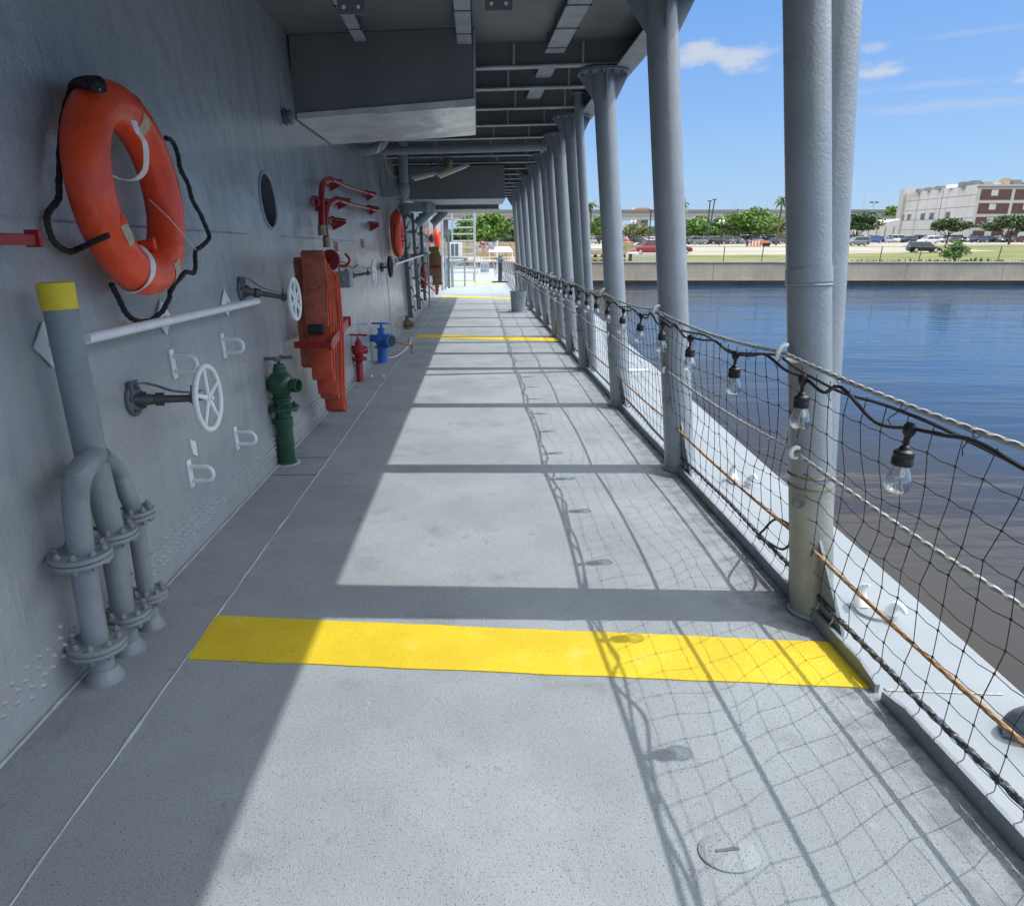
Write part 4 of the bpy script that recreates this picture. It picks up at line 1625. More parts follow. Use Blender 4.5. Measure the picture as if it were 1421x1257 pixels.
m.torus(tp(radians(203), radians(95), .087), tp(radians(203), radians(95), .11) - tp(radians(203), radians(95), .09), .016, .006, 14, 6)
m.build('rope_hole', m_orange, t)

c = wall(551.5, 325, .14)
t2, tp2, *_ = buoy(c, .30, .10, 'second orange lifebuoy, on the bulkhead past the wall switch box', False, (1, 0, .03))
m = MB()
m.torus(c + Vector((.03, -.1, -.08)), (0, .35, 1), .13, .008, 20, 6)
m.tube(smoothpath([c + Vector((.0, .0, .42)), c + Vector((.0, -.42, .1)), c + Vector((0, -.46, -.2)), c + Vector((.05, -.1, -.46)), c + Vector((.05, .4, -.2)), c + Vector((0, .42, .2))], 5), .012, 6)
m.build('grab_rope', m_rope, t2)
c = wall(607, 331, .16)
buoy(c, .28, .10, 'small far orange lifebuoy above the tan hose', False, (1, 0, .03))

# --- three branched vent pipes with yellow cap
t = thing('standpipe', 'tall grey standpipe with yellow cap splitting into three flanged pipes at the left', 'pipe', deck(180, 908))
yM, yF, yR = 2.40, 2.21, 2.58
m = MB()
top = aty(77, 398, yM)
j = aty(128, 640, yM)
m.tube([top, top.lerp(j, .5), j], .0535, 24)
m.tube([j, aty(152, 725, yM), aty(180, 906, yM)], [.0535, .046, .040], 24)
m.build('main_pipe', m_grey, t)
m = MB()
m.tube(smoothpath([aty(132, 632, yM), aty(112, 655, yF), aty(105, 690, yF), aty(110, 740, yF), aty(118, 800, yF), aty(134, 890, yF), aty(148, 948, yF)], 5), .043, 22)
m.build('branch_pipe', m_grey, t)
m = MB()
m.tube(smoothpath([aty(140, 632, yM), aty(163, 655, yR), aty(176, 685, yR), aty(186, 712, yR), aty(196, 775, yR), aty(208, 850, yR), aty(212, 874, yR)], 5), .034, 20)
m.build('branch_pipe', m_grey, t)
m = MB()
d = (top - j).normalized()
m.lathe([(.0575, -.075), (.0585, .012), (.056, .014), (.03, .016)], top - d * .0 + d * .0, d, 28)
m.build('yellow_cap', m_yellowcap, t)


def flange(px, py, Y, axis, R, lb=None, ns=8):
    c = aty(px, py, Y)
    m = MB()
    m.lathe([(R, -.017), (R, -.002)], c, axis, 28)
    m.lathe([(R * .985, .001), (R * .985, .017)], c, axis, 28)
    f = m.build('flange', m_grey, t, bevel=.002)
    m = MB()
    ax = Vector(axis).normalized()
    u = ax.orthogonal().normalized(); w = ax.cross(u)
    for k in range(ns):
        a = 2 * pi * (k + .3) / ns
        q = c + (u * cos(a) + w * sin(a)) * R * .76
        m.lathe([(.0115, -.036), (.0125, -.034), (.0125, -.018)], q, ax, 6)
        m.lathe([(.0125, .018), (.0125, .028), (.008, .03), (.007, .036)], q, ax, 6)
    m.each('bolt', m_grey, f)


axF = aty(112, 771, yF) - aty(135, 893, yF)
flange(112, 771, yF, axF, .103); flange(135, 893, yF, axF, .100)
flange(157, 740, yM, axF, .088); flange(178, 852, yM, axF, .085)
flange(187, 712, yR, axF, .075); flange(207, 824, yR, axF, .072)
m = MB()
for (px, py, Y, r) in ((148, 948, yF, .043), (180, 906, yM, .040), (212, 874, yR, .034)):
    c = aty(px, py, Y)
    m.lathe([(r * 1.6, 0), (r * 1.5, .012), (r * 1.15, .035), (r, .045)], (c.x, c.y, .0), (0, 0, 1), 22)
m.each('deck_collar', m_grey, t)

# --- red stub at the left border
t = thing('red_bracket', 'red painted metal arm poking in at the left edge of the picture', 'bracket', wall(20, 332, .1))
m = MB()
a, b = wall(-60, 333, .12), wall(44, 331, .12)
dd = (b - a).normalized()
m.box((a + b) / 2, (.03, (b - a).length, .035))
m.build('arm', m_red, t, bevel=.003)
m = MB()
m.box(b + Vector((0, .012, 0)), (.05, .022, .055))
m.build('end_plate', m_red, t, bevel=.004)

# --- porthole
t = thing('porthole', 'dark oval-looking porthole with thin pale rim in the bulkhead', 'porthole', wall(371.5, 320))
m = MB()
wn_ = Vector((1, 0, .05)).normalized()
m.torus(pc + wn_ * .004, wn_, pr + .004, .010, 48, 8)
m.build('rim', m_beam, t)
m = MB()
m.lathe([(pr - .002, -.25), (pr - .002, -.0)], pc, wn_, 40)
mm = MB()
u_ = Vector((0, 1, 0)); w_ = wn_.cross(u_)
N_ = 40
vs = []
for h in (-.12, .0):
    for k in range(N_):
        a = 2 * pi * k / N_
        vs.append(pc + wn_ * h + (u_ * cos(a) + w_ * sin(a)) * pr)
mm.add(vs, [(k, (k + 1) % N_, N_ + (k + 1) % N_, N_ + k) for k in range(N_)])
mm.build('sleeve', m_dkgrey, t)
mm = MB()
mm.lathe([(pr, -.13), (pr, -.12)], pc, wn_, 40)
mm.build('glass', m_hole, t)
mm = MB()
mm.box(pc - wn_ * .10 + Vector((0, .03, -.02)), (.02, .02, .34))
mm.box(pc - wn_ * .09 + Vector((0, .0, -.03)), (.02, .34, .02))
mm.build('bar', m_dkgrey, t)

# --- white grab bar
t = thing('grab_bar', 'long white grab bar on the near bulkhead beneath the lifebuoy', 'grab bar', wall(230, 445, .1))
a, b = wall(120, 470, .115), wall(357, 418, .115)
m = MB()
m.tube([a, a.lerp(b, .33), a.lerp(b, .66), b], .021, 14)
m.tube([a + Vector((.004, -.012, 0)), a + Vector((.002, .03, 0))], .020, 14)
m.build('bar', m_white, t)
for (px, py) in ((66, 478), (226, 441), (313, 421)):
    c = wall(px, py, .004)
    m = MB()
    s1 = .085
    m.prism([c + Vector((0, s1, 0)), c + Vector((-.05 * s1, 0, s1)), c + Vector((0, -s1, 0)), c + Vector((.05 * s1, 0, -s1))], (.006, 0, 0))
    m.tube([c, (c.x + .113, c.y + .02, c.z - .005)], .011, 8)
    m.build('diamond_bracket', m_white, t, bevel=.001)

# --- padeyes (white U loops)
PG = 'small white U-shaped lashing loops on the bulkhead'
for (px, py, lb) in ((239, 505, 'white U loop on the wall directly under the grab bar, above the near handwheel'),
                     (309, 480, 'white U loop on the wall right of and higher than the one above the handwheel'),
                     (327, 608, 'white U loop on the wall to the lower right of the near handwheel'),
                     (263, 657, 'lowest white U loop on the wall, below the near handwheel')):
    c = wall(px, py)
    t = thing('lashing_loop', lb, 'lashing loop', c, PG)
    m = MB()
    m.hexa([wpt(c.y - .024, c.z - .074), wpt(c.y - .024, c.z - .074, .009), wpt(c.y + .024, c.z - .074, .009), wpt(c.y + .024, c.z - .074)],
           [wpt(c.y - .024, c.z + .074), wpt(c.y - .024, c.z + .074, .009), wpt(c.y + .024, c.z + .074, .009), wpt(c.y + .024, c.z + .074)])
    m.build('back_plate', m_white, t, bevel=.002)
    m = MB()
    hz = .038
    pts = [wpt(c.y, c.z + hz, .002), wpt(c.y, c.z + hz, .06)] + [wpt(c.y, c.z + hz * cos(a_), .084 + hz * sin(a_)) for a_ in [pi * k / 10 for k in range(11)]] + [wpt(c.y, c.z - hz, .06), wpt(c.y, c.z - hz, .002)]
    m.tube(pts, .0118, 10)
    m.build('loop', m_white, t)
c = wall(267, 620)
m = MB()
m.prism([wpt(c.y - .03, c.z + .05), wpt(c.y + .035, c.z + .02), wpt(c.y + .03, c.z - .06), wpt(c.y - .02, c.z - .035)], (.008, 0, 0))
m.build('wall_tab', m_white, label='small white angular tab on the wall above the lowest U loop', cat='tab', bevel=.001)

# --- wall valves with handwheels


def valve(pf, pwh, wheel_off, Rw, lb, wmat, spokes=5, r_rim=.0135, style=0, tail=0.):
    f = wall(*pf)
    wc = wall(*pwh, wheel_off)
    wc = Vector((wc.x, (wc.y), wc.z))
    t = thing('wall_valve', lb, 'valve', f, 'handwheel valves on the bulkhead')
    n = Vector((1, 0, .03)).normalized()
    ax_ = (wc - f).normalized()
    m = MB()
    m.lathe([(.072, 0), (.072, .014), (.068, .016)], f, n, 28)
    m.box(f + Vector((.012, -.005, .055)), (.02, .07, .06))
    fl = m.build('wall_flange', m_gun if style else m_dkgrey, t, bevel=.002)
    m = MB()
    for k in range(5):
        a = 2 * pi * k / 5 + .4
        m.lathe([(.011, 0), (.011, .012), (.007, .013), (.006, .026)], f + n * .015 + Vector((0, cos(a) * .052, sin(a) * .052)), n, 6)
    m.each('bolt', m_dkgrey, fl)
    m = MB()
    L_ = (wc - f).length
    m.lathe([(.030, .0), (.026, .06), (.022, .09), (.030, .092), (.030, .128), (.018, .130), (.016, L_ * .74), (.022, L_ * .74 + .002), (.022, L_ * .74 + .03), (.012, L_ * .74 + .032), (.010, L_ + .012)], f, ax_, 6 if style else 14)
    m.build('stem', m_gun, t)
    m = MB()
    p0 = f + Vector((.01, 0, .062))
    m.ribbon(smoothpath([p0, f + Vector((.05, .0, .075)), f + ax_ * .10 + Vector((0, 0, .062)), f + ax_ * .17 + Vector((0, 0, .035)), f + ax_ * (L_ * .74 + .015) + Vector((0, 0, .028)),
                         f + ax_ * (L_ * .93) + Vector((0, 0, .035))], 5), (0, 1, 0), .022, .005)
    m.tube([f + ax_ * (L_ * .74 + .015) + Vector((0, 0, -.03)), f + ax_ * (L_ * .74 + .015) + Vector((0, 0, .06))], .006, 8)
    m.build('yoke_strap', m_dkgrey, t)
    m = MB()
    m.torus(wc, n, Rw - r_rim, r_rim, 44, 12, .95)
    wv = m.build('handwheel', wmat, t)
    m = MB()
    m.lathe([(.022, -.014), (.022, .012), (.010, .013), (.010, .024)], wc, n, 14)
    u = Vector((0, 1, 0)); w = n.cross(u)
    for k in range(spokes):
        a = 2 * pi * k / spokes + .35
        d_ = u * cos(a) + w * sin(a)
        m.tube([wc + d_ * .012, wc + d_ * (Rw - r_rim)], [.013, .009], 8, flat=.8)
    m.build('spokes', wmat, wv)
    return t


valve((184, 555), (289, 552), .29, .158, 'white five-spoke handwheel valve between the white U loops', m_white)
valve((334, 403), (409, 415), .28, .150, 'white handwheel valve left of the orange fire hose, at the end of the grab bar', m_white, spokes=6)
valve((480, 384), (519, 378), .28, .152, 'white handwheel valve under the red lettering, seen nearly edge-on', m_white, spokes=6)
valve((529, 372), (541.5, 370), .25, .155, 'dark tyre-rimmed handwheel right of the white one by the wall seam', m_black, spokes=5, r_rim=.03)

# --- wall knob near the duct
t = thing('valve_knob', 'small dark ribbed knob on the wall beneath the duct corner', 'knob', wall(393, 163))
c = wall(393, 163)
m = MB()
m.lathe([(.05, 0), (.065, .02), (.065, .03), (.045, .034), (.045, .05), (.06, .055), (.055, .07), (.02, .08)], c, (1, 0, .05), 18)
m.build('knob', m_dkgrey, t)

# --- switch box with conduits
a, b = wall(466.5, 399, .09), wall(488, 377, .09)
yb0 = 7.35
c = wall(477, 388, .10)
t = thing('switch_box', 'grey electrical switch box with domed button between hose and handwheel', 'junction box', (c.x, c.y, c.z - .1))
m = MB()
m.box(c + Vector((.0, 0, 0)), (.17, .20, .165), Matrix.Rotation(radians(0), 3, 'Z'))
m.build('box', m_grey, t, bevel=.006)
m = MB()
m.ball(c + Vector((.005, -.105, .015)), .026, 12, 8, (1, .6, 1))
m.lathe([(.04, 0), (.038, .008)], c + Vector((.005, -.1, .015)), (0, -1, 0), 16)
m.build('button', m_grey, t)
m = MB()
m.tube([c + Vector((-.02, .10, -.06)), c + Vector((-.02, .34, -.06))], .018, 8)
m.tube([c + Vector((-.02, .34, -.06)), c + Vector((-.02, .50, -.06))], .011, 8)
m.tube([c + Vector((-.02, -.1, -.06)), c + Vector((-.02, -.5, -.06))], .014, 8)
for zz in (-.01, .05):
    m.tube([c + Vector((-.06, -.10, zz)), c + Vector((-.06, -.13, zz))], .012, 6)
    m.tube([c + Vector((.03, .1, zz)), c + Vector((.03, .12, zz))], .010, 6)
m.tube(smoothpath([c + Vector((-.06, .1, .07)), c + Vector((-.08, .2, .16)), c + Vector((-.08, .5, .17)), c + Vector((-.06, .9, .10)), c + Vector((-.06, 1.3, .12))], 5), .01, 6)
m.build('conduit', m_dkgrey, t)

# --- hydrants


def rings(prof, c, mt, nm, par, n=24, axis=(0, 0, 1)):
    m = MB()
    m.lathe(prof, c, axis, n)
    return m.build(nm, mt, par)


t = thing('fire_hydrant', 'dark green hydrant valve standing on the deck against the wall', 'hydrant', deck(399, 643))
c = deck(399, 642)
s_ = 1.0
rings([(.075, 0), (.072, .012), (.061, .02), (.060, .28), (.066, .285), (.067, .30), (.066, .345), (.058, .35), (.057, .405)], c, m_green, 'standpipe', t)
rings([(.118, .405), (.120, .412), (.120, .428), (.110, .434), (.060, .436), (.062, .47), (.070, .478), (.071, .49), (.060, .496), (.066, .52), (.088, .555), (.098, .59), (.092, .625), (.070, .655), (.062, .662),
       (.062, .668), (.048, .672), (.047, .705), (.040, .71), (.038, .735), (.012, .737), (.011, .76)], c, m_green, 'valve_body', t)
m = MB()
for k in range(8):
    a_ = 2 * pi * k / 8
    m.lathe([(.012, .39), (.012, .448)], c + Vector((.096 * cos(a_), .096 * sin(a_), 0)), (0, 0, 1), 6)
m.each('bolt', m_green, t)
m = MB()
o = c + Vector((.06, -.02, .585))
m.lathe([(.040, 0), (.041, .03), (.048, .034), (.050, .085), (.044, .087), (.038, .08), (.036, .03)], o, (1, -.3, 0), 20)
m.build('outlet', m_green, t)
m = MB()
m.tube([c + Vector((-.05, -.03, .318)), c + Vector((-.135, -.05, .318))], .017, 10)
m.lathe([(.026, 0), (.026, .015)], c + Vector((-.135, -.05, .318)), (-1, -.2, 0), 10)
m.build('drain_pipe', m_green, t)
m = MB()
m.lathe([(.020, .755), (.022, .765), (.018, .782)], c, (0, 0, 1), 10)
m.tube([c + Vector((-.10, -.01, .772)), c + Vector((0, 0, .776)), c + Vector((.10, .01, .780))], [.014, .010, .014], 8)
m.tube([c + Vector((.0, -.085, .774)), c + Vector((0, .085, .778))], [.012, .012], 8)
m.build('cross_handle', m_dkgrey, t)
m = MB()
m.lathe([(.1, 0), (.095, .003)], (c.x, c.y, 0), (0, 0, 1), 18)
m.build('caulk_ring', m_weld, t)

t = thing('fire_hydrant', 'smaller red hydrant valve standing between hose and blue valve', 'hydrant', deck(500, 530))
c = deck(500, 529)
rings([(.05, 0), (.045, .01), (.043, .24), (.040, .245), (.040, .255)], c, m_red, 'standpipe', t)
rings([(.092, .255), (.095, .262), (.095, .28), (.05, .284), (.052, .31), (.068, .335), (.074, .37), (.070, .395), (.076, .40), (.076, .425), (.045, .432), (.044, .465), (.03, .47), (.028, .5), (.010, .502), (.009, .55)], c, m_red, 'valve_body', t)
m = MB()
for k in range(6):
    a_ = 2 * pi * k / 6
    m.lathe([(.012, .245), (.012, .292)], c + Vector((.075 * cos(a_), .075 * sin(a_), 0)), (0, 0, 1), 6)
m.each('bolt', m_red, t)
m = MB()
m.tube([c + Vector((-.11, -.0, .552)), c + Vector((0, 0, .552)), c + Vector((.11, 0, .545))], [.013, .009, .013], 8)
m.tube([c + Vector((0, -.1, .55)), c + Vector((0, .1, .55))], [.011, .011], 8)
m.build('cross_handle', m_red, t)
m = MB()
m.lathe([(.04, 0), (.045, .05), (.045, .07)], c + Vector((.03, 0, .37)), (.8, .6, 0), 14)
m.build('outlet', m_red, t)

t = thing('fire_hydrant', 'bright blue valve with flat handwheel and open outlet on the deck', 'valve', deck(531, 503))
c = deck(531, 503)
rings([(.085, 0), (.08, .012), (.066, .018), (.064, .20)], c, m_blue, 'standpipe', t)
rings([(.10, .20), (.105, .206), (.105, .225), (.07, .23), (.075, .26), (.105, .30), (.11, .34), (.095, .38), (.05, .40), (.045, .45), (.055, .455), (.055, .475), (.02, .48), (.012, .545)], c, m_blue, 'valve_body', t)
m = MB()
o = c + Vector((.07, -.05, .315))
m.lathe([(.078, 0), (.082, .03), (.096, .035), (.096, .065), (.088, .067), (.088, .11), (.078, .112)], o, (.75, -.66, 0), 20)
m.build('outlet', m_blue, t)
m = MB()
m.lathe([(.07, .1135), (.07, .1145)], o, (.75, -.66, 0), 20)
m.build('outlet_mouth', m_dark, t)
m = MB()
m.tube([c + Vector((-.06, 0, .33)), c + Vector((-.17, .02, .34))], .05, 12)
m.build('side_inlet', m_blue, t)
m = MB()
m.torus(c + Vector((0, 0, .54)), (0, .12, 1), .125, .011, 28, 8)
for k in range(4):
    a_ = pi * k / 4 * 2
    m.tube([c + Vector((0, 0, .54)), c + Vector((.122 * cos(a_), .122 * sin(a_), .54 - .014 * sin(a_)))], .009, 6)
m.build('handwheel', m_blue, t)

t = thing('hose_lance', 'rusty brown bar lying out from the blue valve onto the deck seam', 'bar', aty(560, 478, 10.3))
m = MB()
m.tube([aty(546, 474, 10.2), aty(560, 476, 10.35), aty(571, 480, 10.5)], .017, 8)
m.lathe([(.035, 0), (.035, .02)], aty(571, 480, 10.5), (1, 0, -.3), 8)
m.build('bar', m_rust, t)
m = MB()
m.tube([aty(571, 480, 10.5), (aty(571, 480, 10.5).x, 10.5, 0.0)], .012, 6)
m.build('prop', m_rust, t)
t = thing('white_line', 'white rope curving on the deck from the blue valve', 'rope', deck(555, 488))
m = MB()
m.tube(smoothpath([deck(538, 497, .01), deck(548, 495, .01), deck(558, 489, .01), deck(567, 479, .01), deck(571, 468, .03)], 5), .012, 6)
m.build('rope', m_cord, t)
t = thing('deck_tap', 'small tarnished brass fitting low at the wall past the blue valve', 'valve', deck(566, 456))
c = deck(566, 456)
m = MB()
m.lathe([(.09, 0), (.08, .05), (.11, .08), (.10, .14), (.05, .17), (.05, .22), (.02, .23)], c, (0, 0, 1), 14)
m.tube([c + Vector((-.1, 0, .1)), c + Vector((.14, -.1, .09))], .05, 10)
m.build('body', m_brass, t)
m = MB()
m.tube([c + Vector((-.06, 0, .24)), c + Vector((.09, 0, .25))], .012, 6)
m.build('lever', m_brass, t)
DGp = 'small studs on the deck near the hydrants'
for (px, py, lb) in ((516, 523, 'small pale stud on the deck nearer the red hydrant'), (532, 523, 'small pale stud on the deck nearer the white seam')):
    m = MB()
    m.lathe([(.016, 0), (.014, .02), (.006, .026)], deck(px, py), (0, 0, 1), 10)
    m.build('deck_stud', m_white, label=lb, cat='stud', group=DGp)

# --- fire hose in its rack
t = thing('fire_hose', 'orange canvas fire hose folded in long loops on a red wall rack', 'fire hose', wall(440, 560, .15))


def hloop(xc, yc, z1, z0, w, gap, mt, thick=.016, sway=0.):
    """a flattened loop of hose hanging over the rack: two sheets joined by round turns at top and bottom"""
    m = MB()
    pts = []
    rg = gap / 2
    for k in range(9):
        a_ = pi * k / 8
        pts.append(Vector((xc, yc - rg * cos(a_), z1 - rg + rg * sin(a_))))
    for k in range(1, 12):
        f = k / 12
        pts.append(Vector((xc + sway * sin(f * 5), yc + rg - .006 * sin(f * 9), z1 - rg + (z0 + rg - z1 + rg) * f)))
    for k in range(9):
        a_ = pi * k / 8
        pts.append(Vector((xc, yc + rg * cos(a_), z0 + rg - rg * sin(a_))))
    for k in range(1, 12):
        f = k / 12
        pts.append(Vector((xc - sway * sin(f * 6), yc - rg + .006 * sin(f * 11), z0 + rg + (z1 - z0 - gap) * f)))
    pts.append(pts[0])
    n = 10
    side = Vector((1, 0, 0))
    # rounded flat section
    vs, fs = [], []
    sec = [(-.5, -.3), (-.46, .5), (0, .62), (.46, .5), (.5, -.3), (.46, -.5), (0, -.6), (-.46, -.5)]
    K = len(sec)
    N_ = len(pts)
    for i, p in enumerate(pts):
        tn = (pts[(i + 1) % N_] - pts[i - 1]).normalized() if 0 < i < N_ - 1 else Vector((0, 0, 1))
        nn = tn.cross(side).normalized()
        for (a_, b_) in sec:
            vs.append(p + side * a_ * w + nn * b_ * thick)
    for i in range(N_ - 1):
        for k in range(K):
            fs.append((i * K + k, i * K + (k + 1) % K, (i + 1) * K + (k + 1) % K, (i + 1) * K + k))
    m.add(vs, fs)
    return m.build('hose_fold', mt, t)


xh = -1.262
hy = 5.55
hloop(xh - .10, 5.60, 1.45, .60, .14, .07, m_hosebr, sway=.004)
hloop(xh, 5.50, 1.50, .94, .168, .075, m_hosebr, sway=.005)
hloop(xh - .002, 5.58, 1.44, .50, .165, .07, m_hose, sway=.007)
hloop(xh + .002, 5.69, 1.40, .36, .15, .07, m_hose, sway=.009)
hloop(xh - .004, 5.80, 1.36, .30, .15, .075, m_hosebr, sway=.009)
hloop(xh + .004, 5.93, 1.33, .17, .155, .08, m_hose, sway=.010)
hloop(xh + .0, 6.04, 1.31, .13, .16, .08, m_hose, sway=.008)
m = MB()
m.box((xh - .01, 5.49, .915), (.135, .08, .08))
m.build('coupling', m_black, t, bevel=.018)
m = MB()
m.box((xh - .03, 5.42, .80), (.29, .03, .05))
m.tube([(xh - .16, 5.42, .80), (xh - .16, 6.9, .80)], .02, 8)
a, b = Vector((xh + .10, 5.44, .80)), aty(482, 446, 6.75)
m.box((a + b) / 2, (.035, (b - a).length, .085), Matrix.Rotation(atan2(b.z - a.z, b.y - a.y), 3, 'X') @ Matrix.Rotation(-atan2(b.x - a.x, b.y - a.y), 3, 'Z'))
m.box(b, (.07, .05, .09))
m.build('rack_arm', m_red, t, bevel=.003)
m = MB()
c = wall(458, 361, .12)
m.lathe([(.10, 0), (.10, .02), (.05, .03), (.04, .12)], c, (.3, .95, 0), 18)
m.box(c + Vector((-.08, 0, -.02)), (.1, .06, .1))
m.tube(smoothpath([c + Vector((.03, .1, -.05)), c + Vector((.12, .14, -.06)), c + Vector((.16, .16, .0)), c + Vector((.12, .16, .06))], 5), .013, 8)
m.build('rack_hook', m_red, t)

# --- red foam applicators clipped to the wall
AG = 'red applicator pipes clipped to the bulkhead'


def applicator(pts, off, r0, r1, lb, brass_px, clips):
    t = thing('applicator_pipe', lb, 'fire pipe', wall(*pts[0], off), AG)
    m = MB()
    sp = smoothpath([wall(px, py, off) for (px, py) in pts[:5]], 6)
    m.tube(sp, r0, 12)
    m.tube([sp[-1]] + [wall(px, py, off) for (px, py) in pts[5:]], r1, 10)
    m.build('pipe', m_red, t)
    m = MB()
    a, b = sp[0], sp[0] - Vector((0, 0, .07))
    m.tube([a + Vector((0, 0, .02)), b], r0 * 1.25, 12)
    m.build('end_fitting', m_brass, t)
    for (px, py) in clips:
        c = wall(px, py, off * .5)
        m = MB()
        m.prism([wall(px, py) + Vector((0, -.12, .02)), wall(px, py) + Vector((0, .12, .02)), wall(px, py) + Vector((off + .02, .03, .0)), wall(px, py) + Vector((off + .02, -.03, 0))], (0, 0, .015))
        m.prism([wall(px, py) + Vector((0, 0, -.09)), wall(px, py) + Vector((off + .02, 0, -.02)), wall(px, py) + Vector((off + .02, 0, .03)), wall(px, py) + Vector((0, 0, .05))], (0, .015, 0))
        m.torus(wall(px, py, off) + Vector((0, 0, .01)), (0, 1, 0), r0 * 1.3, .008, 14, 6)
        m.each('clip', m_red, t)


applicator([(446.5, 316), (446, 290), (446.5, 266), (450, 252), (459, 249), (480, 258), (523, 272)], .12, .031, .018, 'upper red L-shaped pipe clipped on the wall above the hose', None, [(457, 254), (508, 270), (437, 281)])
applicator([(453, 333), (451, 315), (452, 298), (456, 284), (466, 277), (490, 284), (526, 293)], .13, .029, .018, 'lower red L-shaped pipe, just under the upper one', None, [(468, 280), (512, 290), (461, 308)])
t = thing('pipe_clip', 'empty red clip on the wall under the two red pipes', 'clip', wall(513, 312))
m = MB()
m.prism([wall(513, 312) + Vector((0, -.12, .02)), wall(513, 312) + Vector((0, .2, .02)), wall(513, 312) + Vector((.14, .05, .0)), wall(513, 312) + Vector((.14, -.05, 0))], (0, 0, .015))
m.prism([wall(513, 312) + Vector((0, 0, -.1)), wall(513, 312) + Vector((.14, 0, -.02)), wall(513, 312) + Vector((.14, 0, .03)), wall(513, 312) + Vector((0, 0, .05))], (0, .015, 0))
m.build('clip_plate', m_red, t)

# --- far wall things
t = thing('grab_bar', 'farther white grab bar on the wall beneath the second lifebuoy', 'grab bar', wall(572, 362, .15))
a, b = wall(548, 367, .15), wall(597, 350.5, .15)
m = MB()
m.tube([a, a.lerp(b, .5), b], .022, 8)
m.build('bar', m_white, t)
m = MB()
for f in (.02, .25, .5, .98):
    q = a.lerp(b, f)
    m.tube([q, q - Vector((.15, 0, 0))], .014, 6)
    m.tube([q, q + Vector((0, 0, .1))], .012, 6)
m.each('bracket', m_dkgrey, t)
t = thing('hand_rail_post', 'thin grey vertical post at the end of the far white bar', 'post', deck(597, 430))
m = MB()
c = deck(596.5, 427)
m.tube([c, (c.x - .02, c.y, 1.42)], .022, 8)
m.tube([(c.x - .02, c.y, 1.42), (c.x - .25, c.y, 1.42)], .022, 8)
m.build('post', m_grey, t)
t = thing('fire_extinguisher', 'small red extinguisher low on the wall near the door', 'extinguisher', wall(588, 402, .12))
c = wall(588, 400, .12)
m = MB()
m.lathe([(.07, 0), (.075, .02), (.075, .42), (.05, .5), (.025, .53), (.025, .58)], c, (0, 0, 1), 14)
m.build('cylinder', m_red, t)
m = MB()
m.tube([c + Vector((0, 0, .58)), c + Vector((.1, -.05, .62))], .015, 6)
m.tube([c + Vector((0, 0, .58)), c + Vector((-.05, -.09, .5)), c + Vector((-.05, -.1, .1))], .012, 6)
m.build('handle', m_black, t)
t = thing('inclined_pole', 'thin grey pole leaning from the wall down to the far red hydrant', 'pole', wall(590, 390, .2))
m = MB()
m.tube([wall(580, 381, .08), wall(603, 404, .28)], .022, 8)
m.build('pole', m_grey, t)
t = thing('fire_hose', 'tan folded hose with red fittings far along the wall', 'fire hose', wall(603, 380, .2))
c = wall(603, 375, .18)
hloop(c.x, c.y - .1, 1.6, .75, .30, .12, m_hosetan)
hloop(c.x + .06, c.y + .25, 1.35, .45, .28, .14, m_hosetan)
hloop(c.x + .02, c.y + .6, 1.45, .6, .25, .14, m_hosebr)
m = MB()
m.box((c.x, c.y - .2, 1.02), (.42, .05, .07))
m.build('rack_arm', m_red, t)
t = thing('fire_hydrant', 'far red hydrant beneath the tan hose', 'hydrant', deck(606, 408))
c = deck(606, 409)
rings([(.09, 0), (.07, .02), (.065, .25), (.13, .26), (.13, .29), (.08, .3), (.11, .4), (.10, .48), (.05, .52), (.04, .62)], c, m_red, 'valve_body', t, 14)
m = MB()
m.tube([c + Vector((0, 0, .4)), c + Vector((.22, -.05, .4))], .05, 8)
m.tube([c + Vector((-.12, 0, .64)), c + Vector((.12, 0, .64))], .016, 6)
m.build('outlet', m_red, t)
t = thing('alarm_bell', 'dark red round bell on the wall left of the far lifebuoy', 'bell', wall(599, 331, .1))
c = wall(598.5, 331, .06)
m = MB()
m.lathe([(.05, -.06), (.16, 0), (.15, .05), (.08, .09), (.02, .1)], c, (1, -.2, 0), 16)
m.build('gong', m_red, t)
for (px, Y, z1, r, lb) in ((573, 16.2, 2.3, .03, 'dark conduit pipe up the wall, left of the pair near the door'),
                           (583, 18.4, 2.4, .04, 'thicker dark conduit up the wall, right of the pair near the door'),
                           (621, 27.0, 2.6, .07, 'grey pipe standing at the end of the deckhouse')):
    x = wx(1.2, .16) if Y < 26 else -1.55
    t = thing('conduit', lb, 'pipe', (x, Y, .25), 'vertical conduits far along the bulkhead')
    m = MB()
    m.tube([(x, Y, .25 if Y < 26 else 0), (x - .03, Y, 1.2), (x - .06, Y, z1)], r, 8)
    m.build('pipe', m_dkgrey, t)
    m = MB()
    for zz in (.5, .9, 1.4, 1.9):
        m.box((x - .03 - .02 * zz, Y, zz), (.14, .10, .06))
        m.tube([(x + .02, Y, zz), (x + .10, Y + .12, zz + .1 * sin(zz * 9))], .014, 6)
    m.each('clamp', m_dkgrey, t)

